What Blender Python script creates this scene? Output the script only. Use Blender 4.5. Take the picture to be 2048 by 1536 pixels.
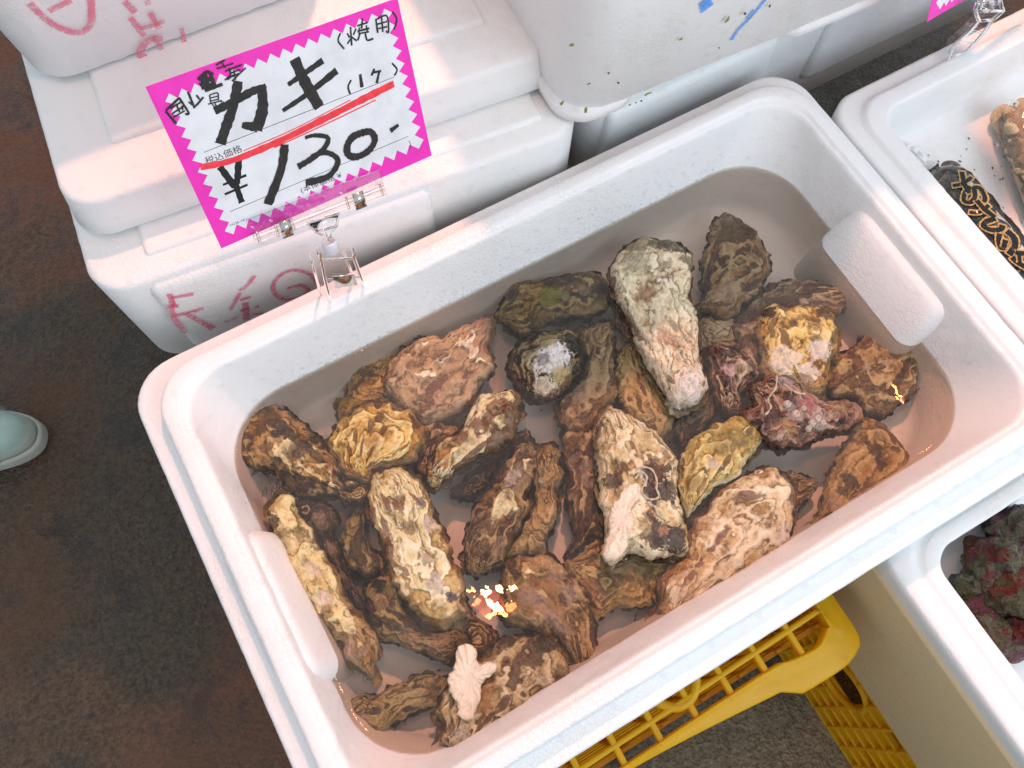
import bpy, math, random
import numpy as np
from mathutils import Vector

# ------------------------------------------------------------------ camera, world, lights, exposure
S = bpy.context.scene
for o in list(bpy.data.objects):
    bpy.data.objects.remove(o)
F_PX = 1683.5                                   # focal length in pixels of the 2048 px wide photograph
CAM = np.array([0.09962, 0.01609, 0.58402])
RW = np.array([[0.86909865, -0.49438713, 0.01577684],
               [-0.45607534, -0.81328037, -0.36134517],
               [0.19147539, 0.30684917, -0.93229864]])
cam_d = bpy.data.cameras.new('camera')
cam = bpy.data.objects.new('camera', cam_d)
S.collection.objects.link(cam)
cam_d.sensor_width = 36.0
cam_d.lens = 36.0 * F_PX / 2048.0
cam_d.clip_start = 0.01
cam_d.clip_end = 200
from mathutils import Matrix
_m = Matrix([[RW[0][i], -RW[1][i], -RW[2][i]] for i in range(3)]).to_4x4()
_m.translation = Vector(CAM)
cam.matrix_world = _m
S.camera = cam

world = bpy.data.worlds.new('World')
S.world = world
world.use_nodes = True
wn = world.node_tree
wn.nodes['Background'].inputs[0].default_value = (0.80, 0.90, 1.0, 1)
wn.nodes['Background'].inputs[1].default_value = 0.60

S.view_settings.view_transform = 'Standard'
S.view_settings.look = 'None'
S.view_settings.exposure = 0.38
S.view_settings.gamma = 1.0
S.view_settings.use_curve_mapping = False

def area(name, loc, target, size, power, col):
    d = bpy.data.lights.new(name, 'AREA'); d.shape = 'RECTANGLE'
    d.size, d.size_y = size; d.energy = power; d.color = col
    o = bpy.data.objects.new(name, d); S.collection.objects.link(o)
    o.location = loc
    o.rotation_euler = (Vector(target) - Vector(loc)).to_track_quat('-Z', 'Y').to_euler()
    return o
WATER_Z = -0.055
def ray(px, py):
    return RW.T @ np.array([(px - 1024) / F_PX, (py - 768) / F_PX, 1.0])
def U(px, py, z):
    d = ray(px, py); return CAM + d * (z - CAM[2]) / d[2]
def onplane(px, py, p0, n):
    d = ray(px, py); return CAM + d * (np.dot(np.array(p0) - CAM, n) / np.dot(d, n))

# the red market lamp behind the boxes: throws the warm pools and the shadows towards the viewer
_d = bpy.data.lights.new('market_lamp', 'POINT'); _d.energy = 84; _d.color = (1.0, .40, .26); _d.shadow_soft_size = .05
_o = bpy.data.objects.new('market_lamp', _d); S.collection.objects.link(_o); _o.location = (.85, 1.10, 1.65)
# daylight from the open front of the stall
area('daylight', (0.95, -1.35, 1.35), (0.3, 0.25, -0.05), (1.6, 1.2), 19, (0.80, 0.91, 1.0))
# the red-shaded bulbs hanging over the stall (they mirror in the water)
def lamp_spot(px, py, H):
    p = U(px, py, WATER_Z); d = ray(px, py)
    r = np.array([d[0], d[1], -d[2]]); return p + r * ((H - p[2]) / r[2])
def bulb(loc, r, power, col):
    d = bpy.data.lights.new('bulb', 'POINT'); d.energy = power; d.color = col; d.shadow_soft_size = r
    o = bpy.data.objects.new('bulb', d); S.collection.objects.link(o); o.location = loc
WARM = (1.0, 0.30, 0.07)
for (dx, dy, r, e, c) in [(-34, -26, .010, 1.0, WARM), (-6, -26, .013, 1.6, (1, .55, .20)), (22, -34, .014, 1.8, (1, .55, .20)),
                          (-26, 0, .012, 1.2, (1, .12, .03)), (4, 2, .015, 1.9, (1, .62, .28)), (30, -4, .012, 1.1, (1, .12, .03)),
                          (-4, 22, .012, 1.6, WARM), (16, 22, .010, 1.2, WARM)]:
    bulb(lamp_spot(985 + dx * .9, 1192 + dy * .8, 1.25), r * .72, e * 0.50, c)
for (dx, dy, r, e, c) in [(-8, -12, .012, 1.0, WARM), (6, -2, .013, 1.2, (1, .55, .20)), (4, 14, .012, .8, (1, .2, .1)), (-10, 8, .010, .8, WARM)]:
    bulb(lamp_spot(1772 + dx, 782 + dy, 1.45), r * .70, e * 0.45, c)

bulb(lamp_spot(985, 1192, 1.26), .026, .45, (1, .09, .02))
bulb(lamp_spot(1774, 786, 1.46), .018, .35, (1, .09, .02))

# ------------------------------------------------------------------ helpers
def hash3(ix, iy, iz, seed):
    h = (ix * 374761393 + iy * 668265263 + iz * 2147483647 + seed * 974634777) & 0xFFFFFFFF
    h = ((h ^ (h >> 13)) * 1274126177) & 0xFFFFFFFF
    h = h ^ (h >> 16)
    return (h & 0xFFFFFF) / float(0xFFFFFF)
def vnoise(P, seed=0):
    P = np.asarray(P, float); i = np.floor(P).astype(np.int64); f = P - i; f = f * f * f * (f * (f * 6 - 15) + 10)
    r = 0
    for a in (0, 1):
        for b in (0, 1):
            for c in (0, 1):
                w = (f[..., 0] if a else 1 - f[..., 0]) * (f[..., 1] if b else 1 - f[..., 1]) * (f[..., 2] if c else 1 - f[..., 2])
                r = r + w * hash3(i[..., 0] + a, i[..., 1] + b, i[..., 2] + c, seed)
    return r * 2 - 1
def fbm(P, seed=0, oct=4, gain=.5):
    P = np.asarray(P, float); r = 0; a = 1; s = 0
    for k in range(oct):
        r = r + a * vnoise(P * 2 ** k + 17.3 * k, seed + k); s += a; a *= gain
    return r / s
def v3(a, b, c): return np.stack([np.asarray(a, float) + np.zeros_like(b, float), np.asarray(b, float), np.zeros_like(b, float) + c], -1)

def thing(name, label, cat, loc, group=None):
    o = bpy.data.objects.new(name, None); S.collection.objects.link(o)
    o.empty_display_size = .02
    o.location = loc; o['label'] = label; o['category'] = cat
    if group: o['group'] = group
    return o
def wloc(o):
    l = np.array(o.location)
    while o.parent: o = o.parent; l = l + np.array(o.location)
    return l
def mesh(name, verts, faces, mat, parent=None, loc=None, smooth=True, attrs=None):
    verts = np.asarray(verts, float)
    if loc is None: loc = wloc(parent) if parent else np.array([0, 0, 0.])
    loc = np.asarray(loc, float)
    me = bpy.data.meshes.new(name)
    me.from_pydata((verts - loc).tolist(), [], [tuple(int(i) for i in f) for f in faces])
    me.materials.append(mat)
    if smooth: me.polygons.foreach_set('use_smooth', [True] * len(me.polygons))
    for k, val in (attrs or {}).items():
        a = me.attributes.new(k, 'FLOAT', 'POINT'); a.data.foreach_set('value', np.asarray(val, np.float32))
    me.update()
    o = bpy.data.objects.new(name, me); S.collection.objects.link(o)
    if parent:
        o.parent = parent; o.location = loc - wloc(parent)
    else: o.location = loc
    return o
def tag(o, label, cat, group=None, kind=None):
    o['label'] = label; o['category'] = cat
    if group: o['group'] = group
    if kind: o['kind'] = kind
    return o
class MB:
    def __init__(s): s.v = []; s.f = []
    def add(s, v, f):
        n = len(s.v); s.v += [tuple(map(float, q)) for q in v]; s.f += [tuple(int(i) + n for i in q) for q in f]
    def box(s, o, ax, ay, az, b=0.0):
        """box spanned by 3 edge vectors from corner o, optionally with bevelled edges"""
        o, ax, ay, az = [np.asarray(q, float) for q in (o, ax, ay, az)]
        if b <= 0:
            v = [o + ax * i + ay * j + az * k for k in (0, 1) for j in (0, 1) for i in (0, 1)]
            s.add(v, [(0, 2, 3, 1), (4, 5, 7, 6), (0, 1, 5, 4), (2, 6, 7, 3), (0, 4, 6, 2), (1, 3, 7, 5)]); return
        lx, ly, lz = [np.linalg.norm(q) for q in (ax, ay, az)]
        ux, uy, uz = ax / lx, ay / ly, az / lz
        n = 3; rings = []
        b = min(b, .45 * lx, .45 * ly, .45 * lz)
        pf = [(b * (1 - math.sin(t * math.pi / 2 / n)), b * (1 - math.cos(t * math.pi / 2 / n))) for t in range(n + 1)]
        prof = [(i_, z_) for i_, z_ in pf] + [(i_, lz - z_) for i_, z_ in reversed(pf)]
        for ins, z in prof:
            r = b; pts = rrect(ins, ins, lx - ins, ly - ins, max(r - ins, .0002), 3, 1e9)
            rings.append([o + ux * p[0] + uy * p[1] + uz * z for p in pts])
        loft(s, rings, True, True)
    def tube(s, pts, r, n=8, cap=True):
        pts = [np.asarray(p, float) for p in pts]; rings = []
        rr = r if hasattr(r, '__len__') else [r] * len(pts)
        up = None
        for i, p in enumerate(pts):
            t = pts[min(i + 1, len(pts) - 1)] - pts[max(i - 1, 0)]; t = t / (np.linalg.norm(t) + 1e-12)
            if up is None:
                up = np.array([0, 0, 1.]) if abs(t[2]) < .9 else np.array([1., 0, 0])
            a = np.cross(t, up); a /= np.linalg.norm(a) + 1e-12; b = np.cross(a, t); up = b
            rings.append([p + rr[i] * (math.cos(2 * math.pi * k / n) * a + math.sin(2 * math.pi * k / n) * b) for k in range(n)])
        loft(s, rings, cap, cap)
    def ribbon(s, pts, w, lift, n, close=False, seed=0):
        """flat brush stroke polygon on a plane with normal n; pts 3d, w widths"""
        pts = np.asarray(pts, float); n = np.asarray(n, float); N = len(pts)
        L = []; Rr = []
        for i in range(N):
            t = pts[min(i + 1, N - 1)] - pts[max(i - 1, 0)]
            if close: t = pts[(i + 1) % N] - pts[(i - 1) % N]
            t = t / (np.linalg.norm(t) + 1e-12); b = np.cross(n, t)
            k = w[i] / 2 * (1 + .10 * math.sin(i * 2.7 + seed) + .06 * math.sin(i * 7.1 + 2 * seed))
            L.append(pts[i] + b * k + n * lift); Rr.append(pts[i] - b * k + n * lift)
        v = L + Rr; f = [(i, i + N, i + 1 + N, i + 1) for i in range(N - 1)]
        if close: f.append((N - 1, 2 * N - 1, N, 0))
        s.add(v, f)
    def build(s, name, mat, parent=None, loc=None, smooth=True, attrs=None):
        return mesh(name, s.v, s.f, mat, parent, loc, smooth, attrs)
def loft(mb, rings, cap0=False, cap1=False):
    n = len(rings[0]); v = [p for r in rings for p in r]; f = []
    for i in range(len(rings) - 1):
        for k in range(n):
            a = i * n + k; b = i * n + (k + 1) % n
            f.append((a, b, b + n, a + n))
    if cap0: f.append(tuple(reversed(range(n))))
    if cap1: f.append(tuple((len(rings) - 1) * n + k for k in range(n)))
    mb.add(v, f)
def rrect(x0, y0, x1, y1, r, seg=8, step=.008, nseg=None):
    """rounded rectangle, counter-clockwise, same point count for the same nseg/seg"""
    out = []
    r = min(r, abs(x1 - x0) / 2.01, abs(y1 - y0) / 2.01)
    cs = [(x1 - r, y0 + r, -90), (x1 - r, y1 - r, 0), (x0 + r, y1 - r, 90), (x0 + r, y0 + r, 180)]
    arcs = [[(cx + r * math.cos(math.radians(a + 90 * k / seg)), cy + r * math.sin(math.radians(a + 90 * k / seg))) for k in range(seg + 1)] for cx, cy, a in cs]
    for i in range(4):
        out += arcs[i]
        p, q = arcs[i][-1], arcs[(i + 1) % 4][0]
        m = nseg if nseg else (0 if step > 1e3 else int(math.hypot(p[0] - q[0], p[1] - q[1]) / step))
        for k in range(1, m): out.append((p[0] + (q[0] - p[0]) * k / m, p[1] + (q[1] - p[1]) * k / m))
    return out
def catmull(pts, n=8, closed=False):
    P = np.asarray(pts, float); N = len(P); out = []
    rng = range(N) if closed else range(N - 1)
    for i in rng:
        if closed: a, b, c, d = P[(i - 1) % N], P[i], P[(i + 1) % N], P[(i + 2) % N]
        else: a, b, c, d = P[max(i - 1, 0)], P[i], P[i + 1], P[min(i + 2, N - 1)]
        for k in range(n):
            t = k / n
            out.append(.5 * ((2 * b) + (c - a) * t + (2 * a - 5 * b + 4 * c - d) * t * t + (3 * b - a - 3 * c + d) * t ** 3))
    if not closed: out.append(P[-1])
    return np.array(out)

FLOOR_Z = -0.45
# ------------------------------------------------------------------ materials
class NT:
    def __init__(s, name):
        s.m = bpy.data.materials.new(name); s.m.use_nodes = True; s.t = s.m.node_tree; s.t.nodes.clear()
        s.out = s.n('ShaderNodeOutputMaterial')
    def n(s, typ, **kw):
        nd = s.t.nodes.new(typ)
        for k, v in kw.items(): setattr(nd, k, v)
        return nd
    def l(s, a, b): s.t.links.new(a, b)
    def set(s, sock, v):
        if hasattr(v, 'is_linked') or isinstance(v, bpy.types.NodeSocket): s.l(v, sock)
        else:
            if isinstance(v, (tuple, list)) and len(v) == 3 and sock.type == 'RGBA': v = (*v, 1)
            sock.default_value = v
    def math(s, op, a, b=0.0, c=None, clamp=False):
        nd = s.n('ShaderNodeMath', operation=op, use_clamp=clamp); s.set(nd.inputs[0], a); s.set(nd.inputs[1], b)
        if c is not None: s.set(nd.inputs[2], c)
        return nd.outputs[0]
    def mix(s, f, a, b, mode='MIX'):
        nd = s.n('ShaderNodeMix', data_type='RGBA', blend_type=mode); s.set(nd.inputs[0], f); s.set(nd.inputs[6], a); s.set(nd.inputs[7], b)
        return nd.outputs[2]
    def ramp(s, f, lo, hi):
        nd = s.n('ShaderNodeMapRange', interpolation_type='SMOOTHSTEP'); s.set(nd.inputs[0], f); nd.inputs[1].default_value = lo; nd.inputs[2].default_value = hi
        return nd.outputs[0]
    def noise(s, vec, scale, detail=4, rough=.55, dist=0.0):
        nd = s.n('ShaderNodeTexNoise'); s.set(nd.inputs['Vector'], vec); nd.inputs['Scale'].default_value = scale
        nd.inputs['Detail'].default_value = detail; nd.inputs['Roughness'].default_value = rough; nd.inputs['Distortion'].default_value = dist
        return nd.outputs[0]
    def voro(s, vec, scale, feature='F1', out=0):
        nd = s.n('ShaderNodeTexVoronoi', feature=feature); s.set(nd.inputs['Vector'], vec); nd.inputs['Scale'].default_value = scale
        return nd.outputs[out]
    def vadd(s, a, b, op='ADD'):
        nd = s.n('ShaderNodeVectorMath', operation=op); s.set(nd.inputs[0], a); s.set(nd.inputs[1], b); return nd.outputs[0]
    def obj(s): return s.n('ShaderNodeTexCoord').outputs['Object']
    def attr(s, name): return s.n('ShaderNodeAttribute', attribute_name=name).outputs['Fac']
    def sep(s, v):
        nd = s.n('ShaderNodeSeparateXYZ'); s.set(nd.inputs[0], v); return nd.outputs
    def comb(s, x, y, z):
        nd = s.n('ShaderNodeCombineXYZ'); s.set(nd.inputs[0], x); s.set(nd.inputs[1], y); s.set(nd.inputs[2], z); return nd.outputs[0]
    def bump(s, h, strength, dist, nrm=None):
        nd = s.n('ShaderNodeBump'); s.set(nd.inputs['Height'], h); nd.inputs['Strength'].default_value = strength; nd.inputs['Distance'].default_value = dist
        if nrm is not None: s.l(nrm, nd.inputs['Normal'])
        return nd.outputs[0]
    def pbr(s, col, rough, normal=None, spec=.5, metal=0.0, **kw):
        b = s.n('ShaderNodeBsdfPrincipled'); s.set(b.inputs['Base Color'], col); s.set(b.inputs['Roughness'], rough)
        b.inputs['Specular IOR Level'].default_value = spec; b.inputs['Metallic'].default_value = metal
        if normal is not None: s.l(normal, b.inputs['Normal'])
        for k, v in kw.items(): s.set(b.inputs[k.replace('_', ' ')], v)
        s.l(b.outputs[0], s.out.inputs[0]); return b

def foam_mat(name, col=(.80, .80, .79), dirt=.25, wet=.0, stamp=True):
    k = NT(name); P = k.obj()
    bead = k.voro(P, 235, 'DISTANCE_TO_EDGE'); beadm = k.ramp(bead, 0.0, .12)
    big = k.noise(P, 9, 5, .6); fine = k.noise(P, 130, 3)
    spots = k.math('MAXIMUM', k.ramp(k.noise(P, 75, 2, .5), .73, .80), k.math('MULTIPLY', k.ramp(k.noise(P, 30, 6, .75, 1.5), .60, .72), .6))
    c = k.mix(k.math('MULTIPLY', k.ramp(big, .5, .78), dirt), col, (.60, .54, .44))
    c = k.mix(k.math('MULTIPLY', spots, dirt * .8), c, (.50, .42, .30))
    c = k.mix(k.math('MULTIPLY', k.math('MULTIPLY', k.math('SUBTRACT', 1, beadm), k.ramp(big, .42, .62)), .09), c, (.60, .58, .55))
    h = k.math('MULTIPLY', k.math('MULTIPLY', beadm, k.ramp(big, .38, .66)), .20)
    h = k.math('ADD', h, k.math('MULTIPLY', fine, .5))
    if stamp:
        # small clusters of raised dots, the marks the mould vents leave
        sx, sy, sz = k.sep(P)[:3]
        def cell(a, p): return k.math('SUBTRACT', k.math('FRACT', k.math('ADD', k.math('DIVIDE', a, p), 100)), .5)
        a, b = k.math('ADD', sx, k.math('MULTIPLY', sz, .5)), k.math('ADD', sy, sz)
        ca = cell(k.math('ADD', a, b), .040); cb = cell(k.math('SUBTRACT', a, b), .040)
        m = k.math('MULTIPLY', k.math('LESS_THAN', k.math('ABSOLUTE', ca), .09), k.math('LESS_THAN', k.math('ABSOLUTE', cb), .09))
        da = k.math('MULTIPLY', k.math('SINE', k.math('MULTIPLY', a, 4800)), k.math('SINE', k.math('MULTIPLY', b, 4800)))
        h = k.math('ADD', h, k.math('MULTIPLY', m, k.math('MULTIPLY', k.ramp(da, .05, .5), .14)))
    rough = k.math('SUBTRACT', .55, k.math('MULTIPLY', k.ramp(k.noise(P, 40, 3), .45, .6), .25 * wet + .05))
    k.pbr(c, rough, k.bump(h, .8, .0010), spec=.4)
    return k.m
M = {}
M['foam'] = foam_mat('foam_clean', (.80, .81, .81), .12, wet=.6)
M['foam_old'] = foam_mat('foam_weathered', (.81, .81, .795), .26)
M['foam_bounce'] = foam_mat('foam_bounce_tint', (.62, .50, .30), .2)  # warm bounce light from the yellow crate put into the foam colour
M['foam_shell'] = foam_mat('foam_scuffed', (.79, .80, .80), .6, stamp=False)

def simple(name, col, rough=.5, **kw):
    k = NT(name); P = k.obj(); n = k.noise(P, 60, 3)
    c = k.mix(k.ramp(n, .3, .75), col, tuple(x * .86 for x in col))
    k.pbr(c, rough, k.bump(k.noise(P, 400, 2), .15, .0004), **kw); return k.m
def ink(name, col, rough=.45, streak=True):
    k = NT(name); P = k.obj()
    n = k.noise(P, 220, 4, .7)
    c = k.mix(k.ramp(n, .35, .7), col, tuple(min(1, x * 1.7 + .006) for x in col)) if streak else col
    k.pbr(c, rough); return k.m
def marker(name, col, cover=.5):
    """dried-out felt marker: the stroke breaks up over the foam beads"""
    k = NT(name); P = k.obj()
    n = k.math('ADD', k.math('MULTIPLY', k.noise(P, 260, 4, .7), .8), k.math('MULTIPLY', k.noise(P, 45, 2), .35))
    b = k.n('ShaderNodeBsdfPrincipled'); k.set(b.inputs['Base Color'], k.mix(k.ramp(n, .4, .8), col, (min(1, col[0] * 1.15), col[1] * 2.2, col[2] * 2))); b.inputs['Roughness'].default_value = .6
    tr = k.n('ShaderNodeBsdfTransparent'); mx = k.n('ShaderNodeMixShader')
    k.l(k.math('MULTIPLY', k.ramp(n, cover - .14, cover + .20), .66), mx.inputs[0]); k.l(tr.outputs[0], mx.inputs[1]); k.l(b.outputs[0], mx.inputs[2]); k.l(mx.outputs[0], k.out.inputs[0])
    return k.m
M['pink'] = simple('pink_card', (.92, .030, .50), .45)
M['card_white'] = simple('card_white', (.80, .81, .83), .5)
M['ink'] = ink('black_marker', (.012, .010, .008))
M['print'] = ink('black_print', (.006, .006, .007), streak=False)
M['red_ink'] = ink('red_marker', (.78, .030, .045))
M['red_felt'] = marker('red_felt_on_foam', (.75, .07, .16), .47)
M['blue_felt'] = marker('blue_mark', (.03, .22, .65), .36)
M['steel'] = simple('spring_steel', (.62, .60, .57), .16, metal=1.0)
M['ball'] = simple('milky_plastic', (.72, .70, .76), .25)
M['yellow'] = None

def clear_mat(name, tint, gl=.03, edge=.5):
    k = NT(name)
    tr = k.n('ShaderNodeBsdfTransparent'); tr.inputs[0].default_value = (*tint, 1)
    gb = k.n('ShaderNodeBsdfGlossy'); gb.inputs['Roughness'].default_value = .06; gb.inputs[0].default_value = (1, 1, 1, 1)
    fr = k.n('ShaderNodeFresnel'); fr.inputs[0].default_value = 1.5
    P = k.obj(); k.l(k.bump(k.noise(P, 120, 2), .25, .001), gb.inputs['Normal'])
    mx = k.n('ShaderNodeMixShader'); k.l(k.math('MULTIPLY', fr.outputs[0], 1.3, clamp=True), mx.inputs[0])
    k.l(tr.outputs[0], mx.inputs[1]); k.l(gb.outputs[0], mx.inputs[2]); k.l(mx.outputs[0], k.out.inputs[0]); return k.m
M['clear'] = clear_mat('clear_acrylic', (.985, .985, .99))
M['film'] = clear_mat('clear_film', (.95, .95, .95))

def water_mat():
    k = NT('sea_water'); P = k.obj()
    tr = k.n('ShaderNodeBsdfTransparent'); tr.inputs[0].default_value = (.90, .845, .785, 1)
    gb = k.n('ShaderNodeBsdfGlossy'); gb.inputs['Roughness'].default_value = .004
    h = k.math('ADD', k.noise(P, 22, 2), k.math('MULTIPLY', k.noise(P, 70, 2), .18))
    nb = k.bump(h, .022, .010); k.l(nb, gb.inputs['Normal'])
    fr = k.n('ShaderNodeFresnel'); fr.inputs[0].default_value = 1.33
    df = k.n('ShaderNodeBsdfDiffuse'); df.inputs[0].default_value = (.62, .63, .60, 1)      # the water is a little milky
    m0 = k.n('ShaderNodeMixShader'); k.l(k.math('ADD', .022, k.math('MULTIPLY', k.ramp(k.noise(P, 9, 3), .4, .7), .038)), m0.inputs[0]); k.l(tr.outputs[0], m0.inputs[1]); k.l(df.outputs[0], m0.inputs[2])
    mx = k.n('ShaderNodeMixShader'); k.l(fr.outputs[0], mx.inputs[0])
    k.l(m0.outputs[0], mx.inputs[1]); k.l(gb.outputs[0], mx.inputs[2]); k.l(mx.outputs[0], k.out.inputs[0]); return k.m
M['water'] = water_mat()

def yellow_mat():
    k = NT('yellow_crate_plastic'); P = k.obj()
    n = k.noise(P, 40, 5, .65); g = k.noise(P, 330, 3, .7)
    c = k.mix(k.ramp(n, .3, .8), (.88, .60, .010), (.80, .50, .010))
    grime = k.math('MULTIPLY', k.ramp(n, .56, .74), k.ramp(g, .50, .60))
    c = k.mix(k.math('MULTIPLY', grime, .75), c, (.10, .085, .06))
    b = k.pbr(c, k.math('ADD', .32, k.math('MULTIPLY', n, .2)), k.bump(g, .2, .0008))
    tl = k.n('ShaderNodeBsdfTranslucent'); k.set(tl.inputs[0], (.95, .56, .03)); mx = k.n('ShaderNodeMixShader'); mx.inputs[0].default_value = .48
    k.l(b.outputs[0], mx.inputs[1]); k.l(tl.outputs[0], mx.inputs[2]); k.l(mx.outputs[0], k.out.inputs[0]); return k.m
M['yellow'] = yellow_mat()

def floor_mat():
    k = NT('wet_floor'); P = k.obj()
    big = k.noise(P, 2.6, 4, .55); mid = k.noise(P, 14, 5, .6); g = k.noise(P, 190, 4, .75); gr = k.voro(P, 240)
    st = k.noise(k.vadd(P, (1.0, 2.2, 1.0), 'MULTIPLY'), 120, 4, .7)
    c = k.mix(k.ramp(g, .30, .72), (.022, .014, .007), (.115, .078, .042))
    c = k.mix(k.math('MULTIPLY', k.ramp(st, .5, .7), .5), c, (.15, .105, .060))
    c = k.mix(k.math('MULTIPLY', k.ramp(big, .46, .62), .55), c, (.15, .050, .017))
    c = k.mix(k.math('MULTIPLY', k.ramp(mid, .50, .68), .65), c, (.011, .008, .004))
    # stronger light in front of the crates, painted into the floor colour
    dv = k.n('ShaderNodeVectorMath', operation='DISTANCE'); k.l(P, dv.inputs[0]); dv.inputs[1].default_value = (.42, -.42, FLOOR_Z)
    lit_patch = k.ramp(k.math('ADD', dv.outputs[1], k.math('MULTIPLY', k.math('SUBTRACT', k.noise(P, 7, 5, .65), .5), .35)), .46, .24)
    c = k.mix(lit_patch, c, k.mix(k.ramp(g, .32, .68), (.13, .10, .060), (.34, .29, .20)))
    h = k.math('ADD', k.math('MULTIPLY', g, .8), k.math('MULTIPLY', gr, .4))
    k.pbr(c, k.math('SUBTRACT', .60, k.math('MULTIPLY', k.ramp(mid, .45, .6), .34)), k.bump(h, 1.0, .0065), spec=.6); return k.m
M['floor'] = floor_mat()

# ------------------------------------------------------------------ ground
FLOOR_Z = -0.45
_n = 60
g = []; xs = np.linspace(-3, 3.6, _n); ys = np.linspace(-2.6, 3.8, _n)
V = [(x, y, FLOOR_Z) for y in ys for x in xs]
Fq = [(j * _n + i, j * _n + i + 1, (j + 1) * _n + i + 1, (j + 1) * _n + i) for j in range(_n - 1) for i in range(_n - 1)]
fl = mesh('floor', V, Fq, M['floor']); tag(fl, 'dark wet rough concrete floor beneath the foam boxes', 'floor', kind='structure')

# ------------------------------------------------------------------ foam boxes
def jitter(pts, z, amp, seed):
    p = np.array([(a, b, z) for a, b in pts]); n = fbm(p * 130, seed, 3)
    n2 = vnoise(p * 45, seed + 9); chip = np.clip(n2 - .55, 0, 1) * 2.2
    return p, n * amp, chip * amp
def foam_loft(prof, seed=0, amp=.0004, nseg=(60), yaw=0.0, piv=(0, 0), cap=True, capb=True):
    """prof: list of (x0,y0,x1,y1,r,z). Edges get a little crumble."""
    mb = MB(); rings = []
    for (x0, y0, x1, y1, r, z) in prof:
        pts = rrect(x0, y0, x1, y1, r, 9, nseg=nseg)
        p, n, ch = jitter(pts, z, amp, seed)
        c = np.array([(x0 + x1) / 2, (y0 + y1) / 2, z]); d = p - c; d[:, 2] = 0
        d /= np.linalg.norm(d, axis=1)[:, None] + 1e-9
        p = p - d * (n + ch)[:, None]; p[:, 2] += n * .8 - ch * .4
        if yaw:
            ca, sa = math.cos(yaw), math.sin(yaw); q = p[:, :2] - piv
            p[:, 0] = piv[0] + q[:, 0] * ca - q[:, 1] * sa; p[:, 1] = piv[1] + q[:, 0] * sa + q[:, 1] * ca
        rings.append([tuple(q) for q in p])
    loft(mb, rings, capb, cap)
    return mb
def rot_pt(p, yaw, piv):
    ca, sa = math.cos(yaw), math.sin(yaw); return np.array([piv[0] + (p[0] - piv[0]) * ca - (p[1] - piv[1]) * sa, piv[1] + (p[0] - piv[0]) * sa + (p[1] - piv[1]) * ca, p[2]])

TW, TD = 0.56, 0.3293
def ins(l, n, r, f, rad, z): return (0 + l, 0 + n, TW - r, TD - f, rad, z)
def u4(i, rad, z): return ins(i, i, i, i, rad, z)
tray = thing('foam_tray', 'white foam tray in the middle, full of oysters and water', 'foam box', (TW / 2, TD / 2, -0.122))
prof = [u4(.012, .03, -.122), u4(.006, .034, -.1205), u4(-.006, .038, -.060), u4(-.012, .040, -.042), u4(-.031, .036, -.038), u4(-.034, .036, -.034),
        u4(-.034, .036, -.021), u4(-.0325, .036, -.0185), u4(-.030, .036, -.018), u4(-.0195, .038, -.0175), u4(-.0178, .038, -.0165), u4(-.0165, .038, -.004), u4(-.0155, .038, -.0015), u4(-.013, .038, -.0003),
        u4(-.006, .036, 0), u4(-.0045, .036, -.0004), u4(-.0035, .036, -.0022), u4(-.0015, .036, -.0026), u4(0, .036, -.0034), u4(.0012, .036, -.0065)]
wall = lambda t: ins(.0012 + t * .0055, .0012 + t * .011, .0012 + t * .011, .0012 + t * .013, .037 + t * .020, -.0065 - t * .0485)
prof += [wall(t) for t in (.15, .3, .5, .7, .85, 1.0, 1.3, 1.6)]
b = wall(1.6)
for (i, z) in ((.0015, -.090), (.005, -.096), (.011, -.0992), (.018, -.100), (.06, -.1002), (.12, -.1002)):
    prof.append((b[0] + i, b[1] + i, b[2] - i, b[3] - i, .066, z))
foam_loft(prof, 3, .0005, 70).build('tray_body', M['foam'], tray)
# the hand-hold bulges inside both short walls
def bulge(side):
    mb = MB(); rings = []
    for (p, z, dy) in ((-.014, -.104, 0), (.0190, -.104, 0), (.0168, -.06, 0.001), (.0105, -.036, .002), (.0062, -.024, .0035), (.0036, -.0185, .006), (.0010, -.0155, .010), (-.010, -.0135, .016)):
        y0, y1 = .090 + dy, .216 - dy
        base = (.003 + (-z) * .09) if side < 0 else (.003 + (-z) * .19)
        if side < 0: p = p * .55
        ring = rrect(-.02, y0, base + p, y1, .0145, 6, nseg=10)
        rings.append([(x if side < 0 else TW - x, y, z) for x, y in ring])
    if side > 0: rings = [list(reversed(r)) for r in rings]
    loft(mb, rings, True, True); mb.build('handle_bulge', M['foam'], tray)
bulge(-1); bulge(1)
# broken crumbs along the far edge
# water
wr = [wall(1.0 - .01 * 0)]
x0, y0, x1, y1, r, z = wall(1.0)
mb = MB(); pts = rrect(x0 + .0003, y0 + .0003, x1 - .0003, y1 - .0003, r, 9, nseg=20)
n_ = len(pts); rings = []
for (i_, dz) in ((0, .0016), (.0005, .0010), (.0011, .0005), (.0020, .0002), (.0034, .00005), (.0055, 0)):
    rings.append([(a, b2, WATER_Z + dz) for a, b2 in rrect(x0 + .0003 + i_, y0 + .0003 + i_, x1 - .0003 - i_, y1 - .0003 - i_, r - i_ * .6, 9, nseg=20)])
loft(mb, rings, False, True)
wt = mb.build('water', M['water'], loc=(TW / 2, TD / 2, WATER_Z)); tag(wt, 'shallow murky water standing over the oysters in the foam tray', 'water', kind='structure')

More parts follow.
